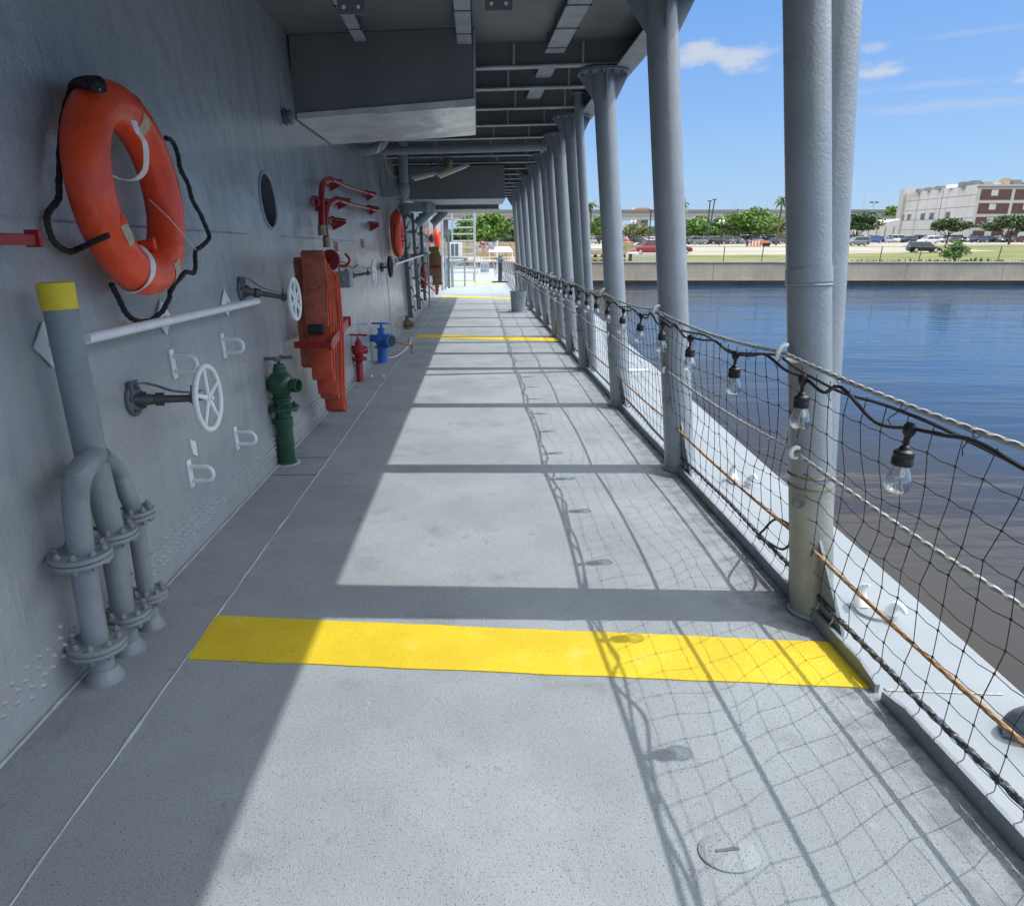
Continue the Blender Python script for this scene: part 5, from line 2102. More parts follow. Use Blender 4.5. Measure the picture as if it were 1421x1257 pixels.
# --- far end of the deck: ladder frame, cabinet, bench
Yl = 33.
t = thing('ladder_frame', 'tall pale metal ladder frame standing at the far end of the walkway', 'ladder', aty(640, 392, Yl))
a, b = aty(659, 390, Yl), aty(659.5, 285, Yl)
xL, xR = aty(628, 350, Yl).x, a.x
m = MB()
m.tube([(xR, Yl, 0), (xR, Yl, 3.5)], .055, 8)
m.tube([(xL, Yl, 1.0), (xL, Yl, 3.5)], .04, 8)
m.build('post', m_beam, t)
for v in (294.5, 305.5, 316, 325, 334.5, 344, 353, 361.5, 371.5):
    z = aty(640, v, Yl).z
    m = MB()
    m.tube([(xL if v < 358 else aty(626, v, Yl).x, Yl, z), (xR, Yl, z)], .035, 6)
    m.build('rung', m_beam, t)
m = MB()
for x in (xL + .35, xL + .7):
    m.tube([(x, Yl + .6, 1.2), (x, Yl + .6, 3.5)], .02, 6)
m.each('stay', m_brass, t)
Yc = 30.5
a, b = aty(624.5, 357.5, Yc), aty(641, 336.5, Yc)
t = thing('air_conditioner', 'off white box unit with dark louvre standing on a grey stand', 'air conditioner', ((a.x + b.x) / 2, Yc, a.z))
m = MB()
m.box(((a.x + b.x) / 2, Yc + .2, (a.z + b.z) / 2), (b.x - a.x, .4, b.z - a.z))
m.build('casing', m_acwhite, t, bevel=.01)
m = MB()
xm = a.x + (b.x - a.x) * .34
for k in (0, 1):
    m.box((a.x + (b.x - a.x) * (.22 + .34 * k), Yc - .004, (a.z + b.z) / 2), ((b.x - a.x) * .27, .008, (b.z - a.z) * .8))
m.each('louvre', m_dkgrey, t)
t = thing('work_stand', 'grey metal stand with slanting brace beneath the white box unit', 'stand', (a.x, Yc, 0))
zt_ = a.z
m = MB()
m.box(((a.x + b.x) / 2, Yc + .2, zt_ - .04), (b.x - a.x + .5, .6, .06))
m.build('top', m_grey, t)
m = MB()
for x in (a.x - .15, b.x + .1):
    for yy in (Yc, Yc + .45):
        m.tube([(x, yy, 0), (x, yy, zt_ - .07)], .035, 6)
m.each('leg', m_grey, t)
m = MB()
p0, p1 = aty(617, 373, Yc), aty(648, 361, Yc)
m.tube([p0, p1], .05, 6)
m.build('brace', m_beam, t)
t = thing('pipe_rack', 'cluster of thin grey uprights behind the tan hose at the deckhouse end', 'rack', deck(617, 395))
for k, (px, py0, py1, w_) in enumerate(((613, 300, 396, .05), (617, 330, 390, .04), (622, 318, 389, .05), (627, 362, 388, .06))):
    Yk = 27.5 + k * .8
    a, b = aty(px, py0, Yk), aty(px + 1, py1, Yk)
    m = MB()
    m.tube([(b.x, Yk, 0), (a.x, Yk, a.z)], w_, 8)
    m.build('upright', [m_beam, m_grey, m_dkgrey, m_grey][k], t)
t = thing('bench', 'low pale bench across the deck under the ladder frame', 'bench', deck(642, 385))
m = MB()
m.box((-1.0, 36.5, .42), (1.9, .5, .06))
m.build('seat', m_beam, t)
m = MB()
for x in (-1.8, -.2):
    m.box((x, 36.5, .2), (.08, .45, .38))
m.each('leg', m_dkgrey, t)

# ------------------------------------------------------------------ move everything aboard into the world frame
for o in SHIPS:
    o.matrix_world = SHIP_TO_WORLD @ Matrix.Translation(o.location)

#LAND#
# ------------------------------------------------------------------ THE LAND: water, quay, car park, town (level frame)
WZ, GZ = -3.1, -1.0
QY = 66.8


def land(px, py, z=GZ):
    return plane(px, py, (0, 0, 1), z, LAND)


def lat(px, py, y):
    return aty(px, py, y, LAND)


def sheet(name, poly, z, mt, kind='structure', th=None):
    m = MB()
    m.add([(x, y, z) for x, y in poly], [tuple(range(len(poly)))])
    return m.build(name, mt, kind=kind, land=True, smooth=False, origin=(0, 0, z))


sheet('water', [(-1500, -900), (1500, -900), (1500, QY + .35), (-1500, QY + .35)], WZ, m_water)
sheet('ground', [(-2500, QY + .3), (2500, QY + .3), (2500, 4000), (-2500, 4000)], GZ - .03, m_ground)
# mown grass along the quay, deeper to the right
g0 = land(1180, 341)
xm_ = land(1120, 345).x
sheet('grass', [(9, QY + .32), (400, QY + .32), (500, 172), (aty(1262, 337, 172, LAND).x, 172), (aty(1250, 337, 150, LAND).x, 150), (g0.x - 4, 112), (land(1090, 352).x, 93), (9, 86.5)], GZ - .008, m_grass)
sheet('car_park', [(-40, 86.5), (9, 86.52), (land(1090, 352).x, 93.02), (g0.x - 4, 112.02), (aty(1250, 337, 150, LAND).x, 150.02), (aty(1262, 337, 172, LAND).x, 172.02), (500, 172.02), (500, 330), (-40, 330)], GZ - .004, m_lot)
sheet('quay_yard', [(-60, QY + .32), (8.98, QY + .32), (8.98, 86.48), (-60, 86.48)], GZ - .006, mat('tan yard', (.34, .27, .18), .95, var=.15, vscale=.4))

m = MB()
for i in range(46):
    x0 = -95 + i * 9.0
    m.hexa([(x0 + .02, QY, WZ - 1.5), (x0 + 8.98, QY, WZ - 1.5), (x0 + 8.98, QY + .5, WZ - 1.5), (x0 + .02, QY + .5, WZ - 1.5)],
           [(x0 + .02, QY, GZ - .05), (x0 + 8.98, QY, GZ - .05), (x0 + 8.98, QY + .5, GZ - .05), (x0 + .02, QY + .5, GZ - .05)])
t = thing('seawall', 'long stained concrete seawall along the far side of the water', 'seawall', (100, QY, WZ), land=True)
m.build('wall_panels', m_conc, t, smooth=False)
m = MB()
m.box((112, QY + .25, WZ + .18), (414, .62, .55))
m.build('wet_footing', m_concwet, t, smooth=False)
m = MB()
m.box((112, QY + .22, WZ + .50), (414, .72, .10))
m.build('ledge', m_conc, t, smooth=False)
m = MB()
m.box((112, QY + .22, GZ - .0), (414, .72, .12))
m.build('coping', m_cap, t, smooth=False)

# wire fence on the coping
t = thing('wire_fence', 'low fence of leaning dark posts and thin wires on top of the seawall', 'fence', (60, QY + .6, GZ), land=True)
posts = [951, 1004, 1057, 1112, 1166, 1221, 1275, 1330, 1385, 1440, 1494]
rr = random.Random(4)
xs_ = []
for u in posts:
    p = lat(u, 360, QY + .6)
    xs_.append(p.x)
    m = MB()
    m.tube([(p.x, QY + .6, GZ), (p.x + rr.uniform(-.02, .14), QY + .6, GZ + 1.42)], .04, 6)
    m.build('post', m_pole, t)
m = MB()
for z, r in ((1.38, .018), (.95, .007), (.5, .007)):
    m.tube([(x, QY + .6, GZ + z) for x in xs_], r, 4)
m.build('wire', m_pole, t)

# ragged grass tufts along the wall
m = MB()
for i in range(900):
    x = rr.uniform(35, 140)
    y = QY + .5 + rr.random() ** 2 * 2.2
    s = rr.uniform(.08, .30) * (1.6 if noise.noise((x * .35, 0, 0)) > .15 else .8)
    for k in range(4):
        a = rr.uniform(0, pi)
        dx, dy = cos(a) * s * .35, sin(a) * s * .35
        lx, ly = rr.uniform(-.3, .3) * s, rr.uniform(-.3, .3) * s
        m.add([(x - dx, y - dy, GZ - .02), (x + dx, y + dy, GZ - .02), (x + lx, y + ly, GZ + s)], [(0, 1, 2)])
m.build('grass_tufts', m_grass_far, kind='stuff', land=True, smooth=False)


# ---- trees
def leafy(m, c, rad, n, size, r_, flat=.8, clumps=9):
    cl = []
    for k in range(clumps):
        a, e = r_.uniform(0, 2 * pi), r_.uniform(-.5, 1.3)
        q = r_.uniform(.35, .72)
        cl.append((Vector((cos(a) * cos(e) * q, sin(a) * cos(e) * q, sin(e) * q)), r_.uniform(.30, .5)))
    for i in range(n):
        k, rr_ = cl[r_.randrange(clumps)]
        d = Vector((r_.gauss(0, 1), r_.gauss(0, 1), r_.gauss(0, 1))).normalized() * rr_ * (r_.random() ** .4)
        p = k + d
        p = Vector((p.x * rad[0], p.y * rad[1], p.z * rad[2])) + c
        s = size * r_.uniform(.6, 1.3)
        u = Vector((r_.gauss(0, 1), r_.gauss(0, 1), r_.gauss(0, .6))).normalized()
        v = u.orthogonal().normalized()
        v = (v * cos(i) + u.cross(v) * sin(i))
        u, v = u * s, v * s * .7
        m.add([p - u, p + v, p + u * .9, p - v], [(0, 1, 2, 3)])


def tree(u0, u1, v0, Y, lb, mt, n=1500, size=.35, grp='trees behind the car park', trunk_v=None, seed=1, clumps=10, name='shade_tree'):
    r_ = random.Random(seed)
    a, b = lat(u0, v0, Y), lat(u1, v0, Y)
    c = (a + b) / 2
    H = a.z - GZ
    w = (b.x - a.x) / 2
    ch = H * (.78 if trunk_v is None else trunk_v)
    base = Vector((c.x, Y, GZ))
    t = thing(name, lb, 'tree', base, grp, land=True)
    m = MB()
    cc = Vector((c.x, Y, GZ + H - ch / 2))
    leafy(m, cc, (w, w * .85, ch / 2 * 1.0), n, size, r_, clumps=clumps)
    m.build('crown', mt, t, smooth=False)
    m = MB()
    tr = max(.12, H * .028)
    top = cc + Vector((0, 0, ch * .1))
    m.tube([base, base + Vector((tr * .4, 0, (H - ch) * .9)), top], [tr * 1.3, tr, tr * .4], 8)
    for k in range(6):
        a_ = k * 1.05 + seed
        z0 = GZ + (H - ch) * (.8 + .1 * k)
        m.tube([(c.x, Y, z0), (c.x + cos(a_) * w * .35, Y + sin(a_) * w * .3, z0 + ch * .25), (c.x + cos(a_) * w * .65, Y + sin(a_) * w * .5, z0 + ch * .45)], [tr * .6, tr * .35, tr * .12], 6)
    m.build('trunk', m_bark, t)


TG = 'trees beyond the water'
tree(648, 716, 296, 118, 'broad bright green tree seen beyond the ladder frame at the end of the deck', m_leafA, 5200, .30, TG, .90, 3, 22, 'broadleaf_tree')
tree(628, 672, 300, 128, 'bright green tree half hidden behind the ladder rungs', m_leafA, 2600, .32, TG, .92, 5, 14, 'broadleaf_tree')
tree(690, 742, 303, 136, 'darker green tree right of the tree beyond the ladder frame', m_leafB, 2600, .34, TG, .94, 6, 14, 'broadleaf_tree')
tree(816, 850, 297, 190, 'green tree between the third column and the paired columns', m_leafA, 2000, .42, TG, .97, 7, 14, 'broadleaf_tree')
tree(858, 905, 309, 210, 'greyish olive scrubby tree under the viaduct by the twin lamp', m_leafC, 1500, .42, TG, .97, 8, 14, 'scrub_tree')
tree(936, 1014, 299, 200, 'wide green tree directly right of the second column', m_leafA, 3400, .42, TG, .98, 9, 22, 'broadleaf_tree')
tree(978, 1042, 299, 212, 'mid green tree behind the two dark poles', m_leafB, 1800, .42, TG, .98, 10, 14, 'broadleaf_tree')
tree(1000, 1088, 288, 196, 'tallest green tree, between the poles and the double column', m_leafA, 4200, .42, TG, .98, 11, 26, 'broadleaf_tree')
tree(1046, 1118, 297, 205, 'olive green tree against the left side of the double column', m_leafC, 2600, .42, TG, .98, 12, 18, 'broadleaf_tree')
tree(1160, 1226, 294, 178, 'dark oak just right of the double column', m_leafB, 3800, .36, TG, .78, 13, 16, 'oak_tree')
tree(1291, 1350, 301, 182, 'dark spreading oak in front of the pale cladding of the building', m_leafB, 3400, .36, TG, .72, 14, 16, 'oak_tree')
tree(1368, 1450, 297, 182, 'dark oak in front of the brick part of the building', m_leafB, 3800, .36, TG, .74, 15, 18, 'oak_tree')
tree(1480, 1560, 299, 185, 'dark oak farther right in the car park', m_leafB, 2500, .36, TG, .76, 16, 16, 'oak_tree')
tree(1226, 1262, 284, 330, 'yellow green treetop left of the building roof', m_leafA, 1200, .6, TG, .7, 17, 9, 'broadleaf_tree')
for (u0, u1, Y_, sd, lb) in ((600, 690, 130, 41, 'dark hedge under the bright trees, behind the ladder frame'), (672, 760, 132, 42, 'dark hedge under the trees, right of the one behind the ladder')):
    a, b = lat(u0, 322, Y_), lat(u1, 322, Y_)
    t = thing('hedge', lb, 'hedge', ((a.x + b.x) / 2, Y_, GZ), 'hedges on the quay', land=True)
    r_ = random.Random(sd)
    m = MB()
    leafy(m, Vector(((a.x + b.x) / 2, Y_, GZ + 1.2)), ((b.x - a.x) / 2, 1.5, 1.6), 2600, .22, r_, clumps=26)
    m.build('leaves', m_leafB, t, smooth=False)
# bush by the seawall
r_ = random.Random(21)
c = lat(1325, 360, QY + 1.6)
t = thing('bush', 'leafy green bush growing at the seawall in front of the dark parked car', 'bush', (c.x, c.y, GZ), land=True)
m = MB()
leafy(m, Vector((c.x, c.y, GZ + .95)), (1.6, 1.0, 1.05), 900, .13, r_, clumps=12)
m.build('leaves', m_leafA, t, smooth=False)
m = MB()
for k in range(9):
    a = k * .7
    m.tube([(c.x, c.y, GZ), (c.x + cos(a) * .3, c.y + sin(a) * .2, GZ + .6), (c.x + cos(a) * .9, c.y + sin(a) * .4, GZ + 1.3)], [.03, .02, .008], 5)
m.build('stems', m_bark, t)
# far wood line closing the horizon, left and right
m = MB()
r_ = random.Random(31)
for i in range(9000):
    x = r_.uniform(-420, 900)
    h = 6 + 5 * noise.noise((x * .02, 0, 0)) + 3 * noise.noise((x * .11, 3, 0))
    p = Vector((x, 470 + r_.uniform(-12, 12), GZ + r_.random() * max(h, 2)))
    s = r_.uniform(.8, 2.0)
    a = r_.uniform(0, pi)
    u, v = Vector((cos(a) * s, .4, sin(a) * s)), Vector((-sin(a) * s, .3, cos(a) * s))
    m.add([p - u, p + v, p + u, p - v], [(0, 1, 2, 3)])
m.build('far_wood', m_leafB, kind='stuff', land=True, smooth=False)


# ---- palms
def palm(u, vtop, vb, Y, lb, seed, s=1.):
    r_ = random.Random(seed)
    top = lat(u, vtop, Y)
    base = Vector((top.x + r_.uniform(-.3, .3), Y, GZ))
    t = thing('palm_tree', lb, 'palm', base, 'palms beyond the car park', land=True)
    m = MB()
    m.tube([base, base.lerp(top, .5) + Vector((.1, 0, 0)), top - Vector((0, 0, .6 * s))], [.28, .2, .2], 8)
    m.lathe([(.25, -1.6 * s), (.5 * s, -.9 * s), (.35 * s, -.2)], top, (0, 0, 1), 8)
    m.build('trunk', m_bark, t)
    m = MB()
    for k in range(26):
        a = k * 2.4
        e = r_.uniform(-.5, 1.2)
        L_ = r_.uniform(1.5, 2.3) * s
        d = Vector((cos(a) * cos(e), sin(a) * cos(e), sin(e)))
        side = d.cross(Vector((0, 0, 1))).normalized()
        pts = [top - Vector((0, 0, .4)) + d * L_ * f + Vector((0, 0, -1.1 * s * f * f)) for f in (0, .35, .6, .8, 1.)]
        for i_ in range(4):
            w0, w1 = (.1, .30, .34, .26, .04)[i_] * s, (.1, .30, .34, .26, .04)[i_ + 1] * s
            m.add([pts[i_] - side * w0, pts[i_] + side * w0, pts[i_ + 1] + side * w1 + Vector((0, 0, -.12)), pts[i_ + 1] - side * w1 + Vector((0, 0, -.12))], [(0, 1, 2, 3)])
    m.build('fronds', m_palm, t, smooth=False)


palm(821, 281, 330, 165, 'palm tree left of the third column, seen against the viaduct', 1)
palm(947, 279, 325, 165, 'palm tree touching the right side of the second column', 2, 1.15)
palm(1086, 275, 325, 170, 'palm tree whose fronds poke out left of the double column', 3, 1.0)

# ---- viaduct
t = thing('viaduct', 'long pale concrete highway viaduct crossing behind the trees', 'viaduct', (60, 345, GZ), land=True)
def vz(v, Y):
    return lat(800, v, Y).z
Y1, Y2 = 345, 325
m = MB()
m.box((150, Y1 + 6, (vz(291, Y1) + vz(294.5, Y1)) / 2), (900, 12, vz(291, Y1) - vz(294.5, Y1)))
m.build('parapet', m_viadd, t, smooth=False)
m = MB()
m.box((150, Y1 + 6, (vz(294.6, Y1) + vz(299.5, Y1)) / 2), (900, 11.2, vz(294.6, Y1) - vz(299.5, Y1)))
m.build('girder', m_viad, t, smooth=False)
m = MB()
m.box((40, Y2 - 10, (vz(302.5, Y2) + vz(306.0, Y2)) / 2), (760, 10, vz(302.5, Y2) - vz(306.0, Y2)))
m.build('lower_girder', m_viad, t, smooth=False)
m = MB()
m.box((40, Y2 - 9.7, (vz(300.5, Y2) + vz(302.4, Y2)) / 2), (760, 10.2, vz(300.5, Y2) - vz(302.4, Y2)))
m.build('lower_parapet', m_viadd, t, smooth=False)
for i in range(24):
    x = -280 + i * 36
    m = MB()
    m.box((x, Y1 + 5, (GZ + vz(299.6, Y1)) / 2), (2.6, 3, vz(299.6, Y1) - GZ))
    m.box((x, Y1 + 5, vz(300.6, Y1)), (6, 9, .9))
    if x < 380:
        m.box((x + 14, Y2 - 9, (GZ + vz(306.1, Y2)) / 2), (2.2, 2.5, vz(306.1, Y2) - GZ))
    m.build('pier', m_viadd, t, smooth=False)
# highway masts on the viaduct
MG = 'thin masts rising above the viaduct'
for k, (u, v) in enumerate(((885, 279), (1020, 277), (1024, 272), (1033, 270), (1066, 271), (1201, 270), (1235, 273))):
    a = lat(u, v, Y1 + 2)
    m = MB()
    m.tube([(a.x, Y1 + 2, vz(291, Y1) - .5), (a.x, Y1 + 2, a.z)], .13, 5)
    m.build('mast', mat('pale mast', (.45, .48, .52), .6), label=f'{ORD[k]} thin pale mast from the left above the viaduct', cat='mast', group=MG, land=True)
a = lat(893, 288.8, Y1 + 14)
t = thing('rooftop', 'small orange roofed structure peeking over the viaduct', 'building', (a.x, Y1 + 14, GZ), land=True)
m = MB()
zz = vz(292, Y1 + 14)
m.box((a.x, Y1 + 20, (GZ + zz) / 2), (5, 8, zz - GZ))
m.build('wall', m_bwall, t, smooth=False)
m = MB()
m.prism([(a.x - 5, Y1 + 16, zz), (a.x - 3, Y1 + 16, zz + 1.2), (a.x + 3, Y1 + 16, zz + 1.2), (a.x + 5, Y1 + 16, zz)], (0, 8, 0))
m.build('roof', m_bor, t, smooth=False)

# ---- poles and lamps
PGp = 'dark tall poles in the car park'
for (u, v0, v1, lb, arm) in ((985.5, 279, 304, 'left and shorter of the two dark poles right of the second column', 0), (992, 277, 326, 'right and taller of the two dark poles right of the second column', 1),
                             (903.5, 292, 328, 'dark pole just left of the second column', 0)):
    a = lat(u, v0, 190)
    t = thing('utility_pole', lb, 'pole', (a.x, 190, GZ), PGp, land=True)
    m = MB()
    m.tube([(a.x - .9 * arm, 190, GZ), (a.x, 190, a.z)], .16, 6)
    m.build('shaft', m_pole, t)
    m = MB()
    m.box((a.x - .1, 190, a.z), (1.1, .3, .22))
    m.build('head', m_pole, t)
for (u, lb) in ((879, 'twin globe street lamp between the second and third columns'), (1001.5, 'twin globe street lamp in front of the tallest tree')):
    a = lat(u, 307, 160)
    t = thing('street_lamp', lb, 'street lamp', (a.x, 160, GZ), 'twin globe street lamps', land=True)
    m = MB()
    m.tube([(a.x, 160, GZ), (a.x, 160, a.z - .3)], .09, 6)
    m.tube([(a.x - .42, 160, a.z - .45), (a.x + .42, 160, a.z - .45)], .05, 6)
    m.build('pole', m_pole, t)
    for s_ in (-.42, .42):
        m = MB()
        m.ball((a.x + s_, 160, a.z), .26, 10, 6)
        m.tube([(a.x + s_, 160, a.z - .5), (a.x + s_, 160, a.z - .2)], .1, 6)
        m.each('globe', m_globe, t)
a = lat(1213, 281, 300)
t = thing('light_mast', 'floodlight mast with two lamp heads left of the building', 'light mast', (a.x, 300, GZ), land=True)
m = MB()
m.tube([(a.x, 300, GZ), (a.x, 300, a.z)], .14, 5)
m.build('pole', m_viad, t)
for s_ in (-1., 1.1):
    m = MB()
    m.box((a.x + s_, 300, a.z), (1.1, .8, .5))
    m.each('lamp_head', m_pole, t)

# ---- the factory building
t = thing('factory_building', 'four-storey building, pale cladding at left and red brick panels at right', 'building', (lat(1358, 330, 240).x, 240, GZ), land=True)
C0 = lat(1358, 256, 240); Lf = lat(1257, 266.5, 292); Rt = lat(1640, 254.5, 236)
zT = C0.z
c0, l0, r0 = Vector((C0.x, 240, 0)), Vector((Lf.x, 292, 0)), Vector((Rt.x, 236, 0))


def bk(v):
    return Vector((v.x * 1.3 + 9, v.y * 1.3, 0))


m = MB()


def up(v, z):
    return Vector((v.x, v.y, z))


m.hexa([up(l0, GZ), up(c0, GZ), up(bk(c0), GZ), up(bk(l0), GZ)], [up(l0, zT), up(c0, zT), up(bk(c0), zT), up(bk(l0), zT)])
m.build('clad_wall', m_bwall, t, smooth=False)
m = MB()
m.hexa([up(c0, GZ), up(r0, GZ), up(bk(r0), GZ), up(bk(c0), GZ)], [up(c0, zT - .02), up(r0, zT - .02), up(bk(r0), zT - .02), up(bk(c0), zT - .02)])
m.build('framed_wall', m_btrim, t, smooth=False)
# cladding joints, downpipes, windows on the pale side
dl = (l0 - c0); LL = dl.length; dl.normalize(); nl = Vector((-dl.y, dl.x, 0))
if nl.y > 0:
    nl = -nl
HH = zT - GZ


def onpale(s, z, w, h, d, mt, nm, out=.0, par=None):
    """rectangle block on the pale side: s = metres from the corner, z = height"""
    a = c0 + dl * s
    b = c0 + dl * (s + w)
    m = MB()
    m.hexa([up(a + nl * (out), GZ + z), up(a + nl * (out + d), GZ + z), up(b + nl * (out + d), GZ + z), up(b + nl * out, GZ + z)],
           [up(a + nl * (out), GZ + z + h), up(a + nl * (out + d), GZ + z + h), up(b + nl * (out + d), GZ + z + h), up(b + nl * out, GZ + z + h)])
    return m.build(nm, mt, par or t, smooth=False)


for k in range(1, 5):
    onpale(0, HH * (.20 * k + .02), LL, .18, .12, m_viadd, 'cladding_joint')
for k in range(7):
    onpale(LL * (k + .5) / 7.2, .5, .16, HH - 1.2, .10, m_viadd, 'cladding_joint')
for f in (.42, .76):
    onpale(LL * f, .3, .5, HH - .6, .4, m_viadd, 'downpipe')
for f in (.30, .52, .65, .86, .97):
    onpale(LL * f - 2.6 * .5, HH * .42, 3.4, 2.4, .15, m_bwin, 'window')
onpale(LL - 1.2, 0, 4.0, HH + 1.6, 1.2, m_btrim, 'corner_tower', -1.0)
onpale(LL - 13, HH - .2, 9.5, 1.8, .2, m_bwall, 'roof_screen', -2)
# brick panels
dr_ = (r0 - c0); LR = dr_.length; dr_.normalize(); nr = Vector((dr_.y, -dr_.x, 0))
bay = 10.6
for k in range(7):
    for j in range(4):
        s0 = 1.3 + k * bay
        z0 = HH * (.02 + .238 * j)
        a, b = c0 + dr_ * s0, c0 + dr_ * (s0 + bay - 1.1)
        h = HH * .238 - 1.0
        m = MB()
        m.hexa([up(a, GZ + z0), up(b, GZ + z0), up(b + nr * .12, GZ + z0), up(a + nr * .12, GZ + z0)], [up(a, GZ + z0 + h), up(b, GZ + z0 + h), up(b + nr * .12, GZ + z0 + h), up(a + nr * .12, GZ + z0 + h)])
        m.build('brick_panel', m_brick, t, smooth=False)
        m = MB()
        ws = s0 + 3.6 - .5 * j * .3
        a, b = c0 + dr_ * ws, c0 + dr_ * (ws + 2.1)
        z1 = z0 + h - 2.0
        m.hexa([up(a, GZ + z1), up(b, GZ + z1), up(b + nr * .2, GZ + z1), up(a + nr * .2, GZ + z1)], [up(a, GZ + z1 + 1.8), up(b, GZ + z1 + 1.8), up(b + nr * .2, GZ + z1 + 1.8), up(a + nr * .2, GZ + z1 + 1.8)])
        m.build('window', m_blind, t, smooth=False)
m = MB()
a, b = c0 + dr_ * .0 + nr * .3, r0 + nr * .3
m.hexa([up(a, zT - .9), up(b, zT - .9), up(b - nr * 1, zT - .9), up(a - nr * 1, zT - .9)], [up(a, zT - .5), up(b, zT - .5), up(b - nr * 1, zT - .5), up(a - nr * 1, zT - .5)])
m.build('cornice', m_viadd, t, smooth=False)
# roof machinery
r_ = random.Random(9)
for k in range(16):
    s = 2 + k * 3.1
    p = c0 + dr_ * s + Vector((0, 5, 0))
    h = r_.uniform(.8, 2.2) + (2.5 if 9 < k < 14 else 0)
    m = MB()
    m.box((p.x, p.y, zT + h / 2), (r_.uniform(1.5, 3), 3, h))
    m.build('roof_unit', [m_viadd, m_cap, m_bwall, m_wood][k % 4], t, smooth=False)
for k in range(5):
    p = c0 + dl * (4 + k * 8) + Vector((1.5, 5, 0))
    m = MB()
    m.box((p.x, p.y, zT + .4), (4, 2.5, 1.2 if k else 1.8))
    m.build('roof_unit', m_white if k == 1 else m_viadd, t, smooth=False)
# low annex at the left
t = thing('annex_building', 'low pale wall building between the dark oak and the factory', 'building', (lat(1232, 330, 262).x, 262, GZ), land=True)
a, b = lat(1196, 313, 262), lat(1250, 304, 262)
m = MB()
m.hexa([(a.x, 262, GZ), (b.x, 262, GZ), (b.x, 275, GZ), (a.x, 275, GZ)], [(a.x, 262, a.z - 1), (b.x, 262, b.z), (b.x, 275, b.z), (a.x, 275, a.z - 1)])
m.build('wall', m_bwall, t, smooth=False)
for k in range(4):
    x = a.x + (b.x - a.x) * (.2 + .22 * k)
    m = MB()
    m.box((x, 261.9, GZ + 2.6), (.25, .2, 5))
    m.build('pilaster', m_viadd, t, smooth=False)

# ---- parked cars
CARS = {}
PAINTS = {'white': (.72, .73, .74), 'silver': (.42, .44, .46), 'grey': (.16, .165, .18), 'dark grey': (.06, .065, .075), 'black': (.016, .017, .02), 'blue': (.02, .09, .38),
          'dark blue': (.02, .035, .09), 'pale blue': (.30, .40, .55), 'red': (.30, .025, .02), 'dark red': (.14, .015, .02), 'dark green': (.03, .07, .06), 'orange red': (.5, .10, .03)}


def paintmat(c):
    return mat('car paint ' + c, PAINTS[c], .3, var=.03, coat=.6)


def loft(m, sts):
    """sts: stations along x, each a closed ring of (y, z); all rings the same length"""
    n = len(sts[0][1])
    vs = [(x, y, z) for x, ring in sts for (y, z) in ring]
    fs = []
    for i in range(len(sts) - 1):
        for k in range(n):
            fs.append((i * n + k, i * n + (k + 1) % n, (i + 1) * n + (k + 1) % n, (i + 1) * n + k))
    fs += [tuple(range(n))[::-1], tuple((len(sts) - 1) * n + k for k in range(n))]
    m.add(vs, fs)


KINDS = {   # length, half width, belt height, roof height, bonnet height, cabin x from/to at belt, at roof, bed
    'sedan': (4.7, .90, .92, 1.44, .78, (-1.75, 1.05), (-1.0, .35)),
    'hatchback': (4.2, .88, .95, 1.50, .82, (-1.95, 1.0), (-1.6, .3)),
    'suv': (4.7, .95, 1.08, 1.72, .98, (-2.2, 1.15), (-1.95, .5)),
    'van': (5.2, .98, 1.15, 1.98, 1.0, (-2.5, 1.75), (-2.4, 1.0)),
    'pickup truck': (5.8, .98, 1.12, 1.82, 1.05, (-.65, 1.45), (-.45, .85)),
}


